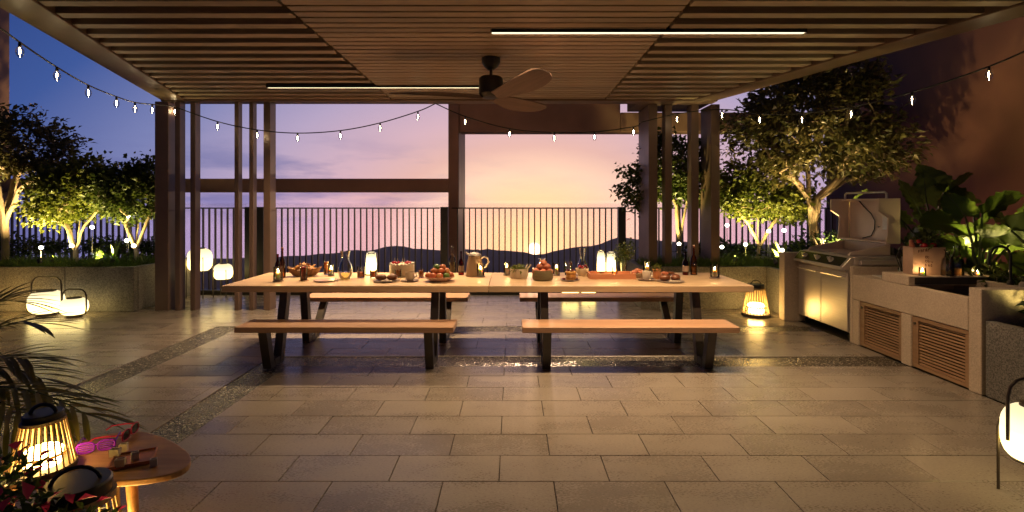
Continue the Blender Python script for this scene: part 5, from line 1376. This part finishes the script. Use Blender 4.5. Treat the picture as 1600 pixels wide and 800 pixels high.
def flower_bush():
    base = Vector((-1.80, 1.86, -0.0)); rng = np.random.default_rng(9)
    t = thing('bougainvillea', 'dark leafy bougainvillea with magenta bracts in the near left corner', 'flowers', base)
    obj('pot', MB().lathe([(0, 0), (0.13, 0), (0.17, 0.22), (0.15, 0.22), (0.13, 0.20), (0, 0.20)], 24), M['terracotta'], t, smooth=True)
    def cloud(n, shell):
        u = unit(rng.normal(size=(n, 3))) * (rng.uniform(shell, 1, n) ** 0.5)[:, None]
        c = rng.integers(0, 6, n)
        cen = np.array([(-0.02, 0.0, 0.46), (0.18, 0.0, 0.40), (-0.16, 0.06, 0.57), (0.04, -0.05, 0.36), (-0.12, -0.06, 0.42), (0.12, -0.05, 0.34)]); rr = np.array([0.18, 0.15, 0.15, 0.18, 0.18, 0.14])
        return cen[c] + u * rr[c][:, None] * np.array([1, 0.9, 0.85]), u
    p, u = cloud(2100, 0.2); leaves_obj('leaves', p, rng, 0.050, 0.020, M['leaf_d'], t, 0.3, u * 0.8)
    p, u = cloud(120, 0.95); p = p + u * 0.02
    one = leaves_mesh('bract', np.zeros((1, 3)), np.array([[1.0, 0, 0]]), np.array([[0, 0, 1.0]]), np.array([0.062]), np.array([0.040]), M['bract'])
    for q, w in zip(p, u):
        e = Vector(w + rng.normal(size=3) * 0.5).to_track_quat('X', 'Z').to_euler()
        k = rng.uniform(0.75, 1.2); place('bract', one, t, q, e, (k, k, k))
    p, u = cloud(30, 0.8); leaves_obj('young_leaves', p, rng, 0.045, 0.03, M['leaf_b'], t, 0.4, u * 0.9)['kind'] = 'stuff'
    mb = MB(); rnd = random.Random(3)
    for k in range(9):
        a = rnd.uniform(0, 6.28); mb.tube([(0, 0, 0.18), (0.05 * math.cos(a), 0.05 * math.sin(a), 0.32), (0.14 * math.cos(a), 0.12 * math.sin(a), 0.46)], [0.008, 0.006, 0.003], 6)
    obj('stems', mb, M['bark_dark'], t, recalc=False)
flower_bush()

# ---------------------------------------------------------------- garden lights
def uplight(p, target, power, size=R(95), col=(1.0, 0.72, 0.30), label='', blend=0.8):
    t = thing('garden_uplight', label, 'light', p, group='spike uplights in the planters')
    p = Vector(p); d = (Vector(target) - p).normalized(); q = d.to_track_quat('Z', 'Y')
    obj('spike', MB().tube([(0, 0, 0), (0, 0, 0.115)], 0.008, 6), M['black'], t)
    hd = obj('housing', MB().lathe([(0, -0.035), (0.026, -0.035), (0.03, -0.02), (0.03, 0.035), (0.026, 0.035), (0.026, 0.02), (0, 0.02)], 14), M['black'], t, (0, 0, 0.14), q.to_euler(), smooth=True)
    obj('lens', MB().lathe([(0, 0.0225), (0.022, 0.0225)], 12), M['lens'], hd)
    l = bpy.data.lights.new('uplight_lamp', 'SPOT'); l.energy = power; l.spot_size = size; l.spot_blend = blend; l.color = col; l.shadow_soft_size = 0.05
    lo = bpy.data.objects.new('uplight_lamp', l); COL.objects.link(lo); lo.parent = t
    lo.location = Vector((0, 0, 0.14)) + d * 0.05; lo.rotation_euler = (-d).to_track_quat('Z', 'Y').to_euler()
def V3(px, Y, z): return Vector(((px - 800) * Y / F, Y, z))
WARM = (1.0, 0.70, 0.28); GRN = (1.0, 0.80, 0.25)
uplight(V3(62, 8.06, 0.62), V3(5, 8.4, 2.6), 650, R(95), label='spike uplight under the tallest left tree')
uplight(V3(82, 8.02, 0.62), V3(125, 8.35, 1.85), 200, R(95), GRN, 'spike uplight left of the brightest left tree')
uplight(V3(158, 8.02, 0.62), V3(118, 8.35, 1.85), 200, R(95), GRN, 'spike uplight right of the brightest left tree')
uplight(V3(176, 8.06, 0.62), V3(215, 8.4, 1.9), 230, R(95), GRN, 'spike uplight under the darker bushy tree by the left post')
uplight(V3(1040, 8.75, 0.62), V3(1055, 9.0, 2.2), 260, R(75), GRN, 'spike uplight under the tree between the right posts')
uplight(V3(1150, 8.22, 0.62), V3(1190, 8.6, 1.8), 270, R(95), GRN, 'spike uplight left of the right yellow-lit tree')
uplight(V3(1212, 8.0, 0.62), V3(1190, 8.6, 1.8), 220, R(95), GRN, 'spike uplight right of the right yellow-lit tree')
uplight(V3(1310, 7.45, 0.62), V3(1300, 8.2, 2.7), 1500, R(105), WARM, 'spike uplight at the foot of the magnolia')
uplight((5.7, 7.2, 0.61), (7.0, 7.9, 1.6), 20, R(150), (1.0, 0.42, 0.22), 'spike uplight washing the terracotta wall beside the magnolia')
uplight((5.45, 5.9, 0.61), (5.45, 6.15, 2.0), 420, R(140), GRN, 'spike uplight under the tall elephant ear plant')
uplight((5.45, 5.15, 0.61), (5.25, 5.55, 2.0), 300, R(140), GRN, 'spike uplight under the wide elephant ear plant')
uplight((4.45, 4.22, 0.61), (4.45, 4.45, 0.8), 22, R(140), GRN, 'spike uplight in the near right planter')
def edge_light(x0, y0, x1, y1, z, label):
    t = thing('edge_light', label, 'light', ((x0 + x1) / 2, (y0 + y1) / 2, z), group='light strips along the planter rims')
    a, b = (x1 - x0) / 2, (y1 - y0) / 2
    obj('strip', MB().add([(-a, -b, 0.014), (a, -b, 0.014), (a, b, 0.014), (-a, b, 0.014)], [(0, 1, 2, 3)]), M['edge'], t, recalc=False)
    obj('channel', MB().box(-a, -b, 0.0, a, b, 0.0115), M['black'], t)
edge_light(-9.5, 7.99, -5.93, 7.998, 0.632, 'thin light strip behind the front rim of the left planter')
edge_light(2.14, 8.19, 4.0, 8.198, 0.622, 'thin light strip behind the front rim of the right planter')

def stake(px, py, Y, zs, label):
    p = at(px, py, Y)
    t = thing('stake_light', label, 'garden light', (p.x, p.y, zs), group='small white globe lights on stakes')
    obj('stake', MB().tube([(0, 0, 0), (0, 0, p.z - zs - 0.02)], 0.004, 6), M['black'], t)
    obj('globe', MB().ball((0, 0, p.z - zs), 0.030, None, 0.028, 12, 8), M['globe'], t, smooth=True)
for px, py, Y, lab in [(64, 387, 8.12, 'leftmost low globe light in the left planter'), (112, 384, 8.1, 'globe light low below the brightest left tree'), (144, 355, 8.15, 'highest globe light in the left planter'), (198, 376, 8.12, 'globe light left of the lowest one by the darker bushy tree'), (209, 384, 8.1, 'lowest globe light by the darker bushy tree'), (201, 338, 8.2, 'globe light among the darker bushy tree branches')]:
    stake(px, py, Y, 0.63, lab)
for px, py, Y, lab in [(1061, 381, 8.3, 'globe light between the two right posts'), (1128, 386, 8.3, 'globe light just right of the right corner post'), (1136, 352, 8.4, 'high globe light beside the right corner post'), (1165, 382, 8.28, 'globe light under the left side of the right yellow-lit tree'), (1201, 361, 8.3, 'globe light in front of the right yellow-lit tree trunk'), (1222, 391, 7.9, 'lowest globe light left of the barbecue'), (1225, 360, 8.1, 'high globe light left of the barbecue')]:
    stake(px, py, Y, 0.62, lab)
# ================================================================ rest of the dining table
def croissant_basket():
    p, r, h = bowl(848, 437.5, 33, 16, M['wicker_olive'], 'round olive basket filled with peach-coloured pastries', 'pastry_basket', 'basket')
    for i, (x, y, z) in enumerate([(-0.075, -0.03, 0.10), (0.0, -0.06, 0.10), (0.075, -0.03, 0.10), (-0.06, 0.06, 0.10), (0.05, 0.06, 0.10), (-0.035, -0.01, 0.155), (0.045, -0.015, 0.155), (0.01, 0.0, 0.20)]):
        blob('pastry', p + Vector((x, y, z)), 0.048, 0.04, 0.035, M['peach'], 'peach-coloured pastry piled in the round olive basket', 'pastry', 'pastries in the olive basket', 30 + i, i * 1.1, 0.07)
croissant_basket()
def jar(px, by, wpx, hpx, label):
    p, s = tp(px, by); r = wpx / 2 / s; h = hpx / s
    t = thing('glass_jar', label, 'jar', p)
    obj('glass', MB().lathe([(0, 0.002), (r, 0.004), (r, h * 0.7), (r * 0.7, h * 0.8), (r * 0.7, h), (r * 1.02, h), (r * 1.02, h * 1.0)], 18), M['glass'], t, smooth=True)
    obj('drink', MB().lathe([(0, 0.006), (r * 0.93, 0.007), (r * 0.93, h * 0.62), (0, h * 0.62)], 18), M['juice_red'], t, smooth=True)
jar(847.5, 427, 14, 23, 'glass jar of pink drink behind the pastry basket')
tumbler(834, 427, 7, 10, M['juice'], 'tiny juice glass left of the pastry basket', 0.8)
candle(869.5, 430.5, 'lit candle right of the pastry basket', 10.5, 20)
tumbler(888, 430, 13, 21, M['liquid'], 'clear wide tumbler behind the pancakes', 0.35)
def pancakes():
    p, s, r = plate(890.5, 438, 31, 'dark plate with a stack of berry pancakes', M['stoneware'])
    rng = random.Random(3)
    t = thing('pancake_stack', 'stack of pancakes on the dark plate', 'pancakes', p + Vector((0.01, 0, 0.009)))
    for k in range(5):
        q = 0.062 * rng.uniform(0.92, 1.05)
        obj('pancake', MB().lathe([(0, 0), (q * 0.95, 0.001), (q, 0.009), (q * 0.95, 0.017), (0, 0.018)], 20), M['bread'] if k % 2 else M['chips'], t, (rng.uniform(-0.006, 0.006), rng.uniform(-0.006, 0.006), k * 0.0185), smooth=True)
    for k in range(5):
        blob('berry', p + Vector((0.01 + rng.uniform(-0.035, 0.035), rng.uniform(-0.03, 0.03), 0.009 + 0.0925 + 0.012)), 0.013, 0.013, 0.012, M['berry'], 'dark berry on top of the pancakes', 'berry', 'berries on the pancakes', k)
    for k in range(6):
        a = rng.choice((rng.uniform(2.6, 4.0), rng.uniform(-0.7, 0.4)))
        blob('berry', p + Vector((0.088 * math.cos(a), 0.07 * math.sin(a), 0.022)), 0.013, 0.013, 0.012, M['berry'], 'dark berry on the plate round the pancakes', 'berry', 'berries round the pancakes', 9 + k)
pancakes()
def berry_bowl():
    p, s = tp(909.5, 431); r = 10.5 / s; h = 12 / s
    tag(obj('berry_bowl', MB().lathe([(0, 0), (r * 0.5, 0), (r * 0.6, 0.01), (r * 0.98, h * 0.8), (r, h), (r * 0.93, h), (r * 0.55, 0.02), (0, 0.016)], 24), M['cream'], None, p, smooth=True), 'cream bowl heaped with dark red berries', 'bowl')
    rng = random.Random(5)
    for k in range(22):
        a = rng.uniform(0, 6.28); q = math.sqrt(rng.random()) * r * 0.8
        blob('cherry', p + Vector((q * math.cos(a), q * math.sin(a), h + 0.004 + 0.035 * (1 - (q / r) ** 2) * rng.uniform(0.3, 1))), 0.013, 0.013, 0.013, M['berry'] if k % 2 else M['red'], 'small dark red cherry heaped in the cream bowl', 'cherry', 'cherries in the cream bowl', k)
berry_bowl()
carafe(910, 427, 17, 18, 22, 'narrow-necked clear carafe behind the bowl of berries', M['liquid'])
def serving_tray():
    p, s = tp(954.5, 434); z0 = p.z
    t = thing('serving_tray', 'long reddish wooden serving tray with glowing lamps on it', 'tray', p)
    a, b = 0.265, 0.125
    mb = MB().box(-a, -b, 0, a, b, 0.012)
    for q in ((-a, -b, a, -b + 0.014), (-a, b - 0.014, a, b), (-a, -b + 0.0143, -a + 0.014, b - 0.0143), (a - 0.014, -b + 0.0143, a, b - 0.0143)):
        mb.box(q[0], q[1], 0.0123, q[2], q[3], 0.062)
    obj('tray_body', mb, M['traywood'], t)
    zt = z0 + 0.0125
    dome_lamp(939, 431, 15, 39, 'taller glowing dome lamp on the left end of the serving tray', zt)
    dome_lamp(955, 430.5, 17, 36, 'stout glowing dome lamp in the middle of the serving tray', zt)
    candle(960.5, 434, 'short lit candle at the front of the serving tray', 9, 15, z=zt)
    v = fl(974, 431, TZ); v.z = zt
    vz = thing('plant_vase', 'glass vase of leafy green stems at the right end of the serving tray', 'vase', v)
    obj('vase', MB().lathe([(0, 0.002), (0.034, 0.002), (0.036, 0.02), (0.042, 0.15), (0.039, 0.15), (0.033, 0.02)], 18), M['glass'], vz, smooth=True)
    rnd = random.Random(6); mb = MB(); pts = []
    for k in range(14):
        e = Vector((rnd.gauss(0, 0.075), rnd.gauss(0, 0.06), rnd.uniform(0.22, 0.42)))
        mb.tube([(rnd.uniform(-0.02, 0.02), rnd.uniform(-0.02, 0.02), 0.01), (e.x * 0.25, e.y * 0.25, 0.16), tuple(e)], 0.0028, 5)
        for q in range(34):
            w = Vector((rnd.gauss(0, 1), rnd.gauss(0, 1), rnd.gauss(0, 1))) * 0.032
            pts.append(tuple(Vector((e.x * 0.25, e.y * 0.25, 0.16)).lerp(e, rnd.uniform(0.35, 1.0)) + w))
    obj('stems', mb, M['stalk'], vz, recalc=False)
    leaves_obj('leaves', np.array(pts), np.random.default_rng(6), 0.034, 0.018, M['leaf_c'], vz)
serving_tray()
def rolls():
    p, r, h = bowl(996, 433.5, 22, 8, M['wicker_pale'], 'low basket of pink bread rolls right of the serving tray', 'roll_basket', 'basket')
    for i, (x, y) in enumerate(((-0.045, -0.03), (0.03, -0.035), (0.05, 0.03), (-0.02, 0.04), (0.0, 0.0))):
        blob('bread_roll', p + Vector((x, y, 0.062 + (0.022 if i == 4 else 0))), 0.04, 0.033, 0.028, M['peach'], 'bread roll in the low basket beside the serving tray', 'bread roll', 'rolls in the low basket', 50 + i, i, 0.06)
rolls()
candle(1011, 429, 'lit candle behind the white cup at the right', 12, 21)
cup_saucer(1010.5, 438, 'white cup on a saucer right of the serving tray', M['white'])
def orange_pot():
    p, s = tp(1026.5, 435.5); r = 6.8 / s; h = 15 / s
    t = thing('plant_pot', 'small orange pot with a sprouting plant', 'plant pot', p)
    obj('pot', MB().lathe([(0, 0), (r * 0.78, 0), (r * 0.82, 0.004), (r, h), (r * 0.9, h), (r * 0.85, h * 0.85), (0, h * 0.83)], 20), M['terracotta'], t, smooth=True)
    rng = np.random.default_rng(7); u = unit(rng.normal(size=(90, 3))); u[:, 2] = np.abs(u[:, 2])
    leaves_obj('leaves', u * np.array([r * 0.7, r * 0.7, 0.06]) + np.array([0, 0, h * 0.9]), rng, 0.03, 0.016, M['leaf_b'], t, 0.4, u)
orange_pot()
bun_plate(1047.5, 440, 'stoneware plate with two brown buns at the right end of the table', 'round brown bun on the plate near the right bottles', 13)
plate(1044, 430, 24, 'blush plate with pastries behind the right-hand buns', M['pinkware'])
for i, x in enumerate((1039, 1048)):
    q = fl(x, 430, TZ); blob('tart', q + Vector((0, 0, 0.028)), 0.045, 0.04, 0.019, M['bun'] if i else M['peach'], ('dark' if i else 'pale') + ' flat tart on the blush plate', 'tart', 'tarts on the blush plate', 70 + i)
bottle(1071, 429.5, 9.5, 36, M['wine'], 'dark red bottle at the right end of the table')
bottle(1084, 429.5, 10.5, 45, M['amber'], 'amber glass bottle at the right end of the table', M['liquid'], M['pinkware'])
candle(1117, 435, 'lit candle alone at the right end of the table', 14, 22)

# ================================================================ things on the kitchen counter
def kitchen_things():
    zs = 0.9175
    p = fl(1449, 430.5, zs); p.y = 5.42; p.x = 4.36
    t = thing('paper_bag', 'kraft paper grocery bag with brown print and vegetables sticking out', 'bag', p, R(-8))
    w, d, h = 0.155, 0.085, 0.285
    b = MB().hexa([(-w, -d, 0), (w, -d, 0), (w, d, 0), (-w, d, 0)], [(-w * 0.97, -d * 0.9, h), (w * 1.02, -d * 0.95, h + 0.006), (w * 0.98, d * 0.9, h - 0.004), (-w, d, h + 0.004)])
    b.f = [f for i, f in enumerate(b.f) if i != 1]
    obj('sack', b, M['paper'], t, recalc=False)
    rnd = random.Random(12); ink = MB()
    def stroke(x, z, dx, dz, th=0.0035):
        n = Vector((-dz, dx)).normalized() * th
        yy = lambda zz: -d - 0.0022 + (d * 0.1) * zz / h
        ink.add([(x + n.x, yy(z), z + n.y), (x - n.x, yy(z), z - n.y), (x + dx - n.x, yy(z + dz), z + dz - n.y), (x + dx + n.x, yy(z + dz), z + dz + n.y)], [(0, 1, 2, 3)])
    for k in range(9):     # a curved row of letters along the top
        x = -0.098 + 0.0225 * k; z = 0.232 + 0.012 * math.sin(PI * k / 8)
        stroke(x, z, 0.001, 0.026); stroke(x, z + 0.025, 0.011, -0.001)
        if k % 2: stroke(x + 0.011, z, 0.0, 0.026)
        if k % 3 == 0: stroke(x, z + 0.012, 0.010, 0.0)
    for r_ in range(3):      # looser scribbled lettering below
        for k in range(3):
            x = -0.035 + 0.026 * k + rnd.uniform(-0.004, 0.004); z = 0.175 - 0.042 * r_
            stroke(x, z, rnd.uniform(-0.008, 0.012), 0.026); stroke(x, z + 0.016, 0.014, rnd.uniform(-0.01, 0.012)); stroke(x + 0.006, z - 0.004, 0.010, 0.012)
    obj('print', ink, M['ink'], t, recalc=False)
    rng = np.random.default_rng(3)
    for i, (x, y, z, rx, lab) in enumerate([(-0.02, -0.03, 0.30, 0.036, 'round red vegetable at the front of the paper bag'), (-0.03, 0.03, 0.335, 0.034, 'round red vegetable topping the paper bag'), (0.10, 0.0, 0.30, 0.034, 'red vegetable at the right of the paper bag'), (0.14, 0.04, 0.295, 0.03, 'dull red vegetable at the far right of the paper bag')]):
        blob('radish', p + Vector((x, y, z)), rx, rx, rx * 0.9, M['red'], lab, 'vegetable', 'red vegetables in the paper bag', i)
    c = tag(obj('baguette', MB().tube([(-0.10, 0.0, 0.10), (-0.125, 0.0, 0.30), (-0.14, 0, 0.36)], [0.024, 0.026, 0.014], 12), M['peach'], None, p, smooth=True), 'pinkish bread stick leaning out of the left of the paper bag', 'bread')
    u = unit(rng.normal(size=(150, 3))); u[:, 2] = np.abs(u[:, 2])
    o = leaves_obj('leafy_greens', u * np.array([0.085, 0.06, 0.13]) + np.array([0.045, 0.0, 0.29]), rng, 0.075, 0.03, M['leaf_c'], None, 0.3, u); o.location = p
    tag(o, 'bunch of leafy greens rising from the paper bag', 'greens')
    # glass bottles on the raised shelf
    def flask(x, y, r, h, label):
        q = Vector((x, y, zs)); t = thing('glass_flask', label, 'bottle', q, group='clear flasks on the raised shelf')
        obj('glass', MB().lathe([(0, 0.002), (r * 0.95, 0.002), (r, 0.012), (r, h * 0.42), (r * 0.85, h * 0.58), (r * 0.42, h * 0.74), (r * 0.36, h * 0.93), (r * 0.48, h * 0.94), (r * 0.48, h)], 20), M['glass'], t, smooth=True)
        obj('drink', MB().lathe([(0, 0.006), (r * 0.92, 0.008), (r * 0.93, h * 0.22), (0, h * 0.22)], 18), M['liquid'], t, smooth=True)
    flask(4.50, 5.29, 0.055, 0.27, 'shorter clear flask right beside the paper bag')
    flask(4.63, 5.33, 0.062, 0.31, 'taller round-shouldered clear flask on the raised shelf')
    def scandle(x, y, r, h, label):
        t = thing('candle_glass', label, 'candle', (x, y, zs), group='lit candles on the kitchen shelf')
        obj('glass_tube', MB().lathe([(0, 0.001), (r, 0.001), (r, h), (r * 0.96, h), (r * 0.96, 0.004)], 18), M['glass'], t, smooth=True)
        c = obj('candle', MB().lathe([(0, 0.005), (r * 0.6, 0.005), (r * 0.6, h * 0.5), (0, h * 0.48)], 14), M['wax'], t, smooth=True)
        obj('flame', MB().lathe([(0, h * 0.5), (0.005, h * 0.5 + 0.009), (0.0025, h * 0.5 + 0.026), (0, h * 0.5 + 0.034)], 8), M['flame'], c, smooth=True)
    scandle(4.24, 5.29, 0.032, 0.085, 'lit candle in front of the paper bag')
    scandle(4.83, 5.31, 0.040, 0.05, 'low lit candle at the right of the kitchen shelf')
    q = Vector((4.74, 5.46, zs))
    tag(obj('condiment_bowl', MB().lathe([(0, 0), (0.035, 0), (0.055, 0.055), (0.05, 0.055), (0.032, 0.008), (0, 0.006)], 20), M['pinkware'], None, q, smooth=True), 'little blush bowl right of the clear flasks', 'bowl')
    # utensils and plates on the low worktop
    zw = 0.8185
    for (x, y, w_, l_, hh, lab) in ((4.235, 5.68, 0.06, 0.09, 0.018, 'white chopping board with a rounded edge next to the raised shelf'), (4.25, 5.90, 0.05, 0.075, 0.014, 'small white board nearer the barbecue')):
        tag(obj('chopping_board', MB().box(-w_, -l_, 0, w_, l_, hh), M['white'], None, (x, y, zw), bevel=0.005, seg=2), lab, 'board')
    t = thing('utensil_glass', 'glass holding dark kitchen utensils on the low worktop', 'utensils', (4.36, 5.72, zw))
    obj('glass', MB().lathe([(0, 0.002), (0.036, 0.002), (0.042, 0.13), (0.039, 0.13), (0.034, 0.006)], 18), M['glass'], t, smooth=True)
    rnd = random.Random(2)
    for k in range(5):
        a = k * 1.26; e = Vector((0.075 * math.cos(a), 0.06 * math.sin(a), 0.25 + 0.02 * (k % 3)))
        u_ = obj('utensil', MB().tube([(-0.02 * math.cos(a), -0.02 * math.sin(a), 0.008), tuple(e)], 0.005, 6), M['black'], t, smooth=True)
        obj('spoon_bowl', MB().ball(tuple(e * 1.08), 0.028, 0.012, 0.038, 10, 8), M['black'], u_, smooth=True)
    # tap and soap
    t = thing('tap', 'tall black gooseneck tap behind the sink', 'tap', (4.80, 4.93, 0.88))
    pts = [(0, 0, 0), (0, 0, 0.25)] + [(-0.10 + 0.10 * math.cos(a), 0, 0.27 + 0.10 * math.sin(a)) for a in [PI * i / 10 for i in range(0, 10)]] + [(-0.205, 0, 0.24), (-0.212, 0, 0.19)]
    obj('spout', MB().tube(pts, 0.012, 10), M['black'], t, smooth=True)
    obj('base', MB().lathe([(0, 0), (0.026, 0), (0.026, 0.03), (0.016, 0.045), (0, 0.045)], 16), M['black'], t, smooth=True)
    obj('lever', MB().tube([(0, 0.012, 0.05), (0, 0.07, 0.075)], 0.007, 8), M['black'], t, smooth=True)
    for x, y, lab in ((4.62, 4.62, 'left soap dispenser by the black tap'), (4.70, 4.63, 'right soap dispenser by the black tap')):
        t = thing('soap_dispenser', lab, 'soap dispenser', (x, y, 0.8305), group='soap dispensers by the tap')
        obj('bottle', MB().lathe([(0, 0), (0.032, 0), (0.034, 0.005), (0.034, 0.105), (0.02, 0.125), (0, 0.127)], 18), M['soap'], t, smooth=True)
        obj('pump', MB().tube([(0, 0, 0.12), (0, 0, 0.165), (-0.035, 0, 0.167)], 0.007, 8), M['black'], t, smooth=True)
        obj('collar', MB().lathe([(0, 0.118), (0.018, 0.118), (0.018, 0.142), (0, 0.145)], 14), M['black'], t, smooth=True)
kitchen_things()

# ================================================================ evening haze over the valley
def haze():
    m = bpy.data.materials.new('evening_haze'); m.use_nodes = True; n = m.node_tree; n.nodes.clear()
    v = node(n, 'ShaderNodeVolumePrincipled'); v.inputs['Color'].default_value = (0.80, 0.80, 0.90, 1)
    v.inputs['Density'].default_value = 0.00013; v.inputs['Anisotropy'].default_value = 0.2
    o = node(n, 'ShaderNodeOutputMaterial'); link(n, v.outputs[0], o.inputs['Volume'])
    h = obj('haze', MB().box(-9200, -2200, -420, 9200, 3700, 8.0), m); h['kind'] = 'stuff'
haze()
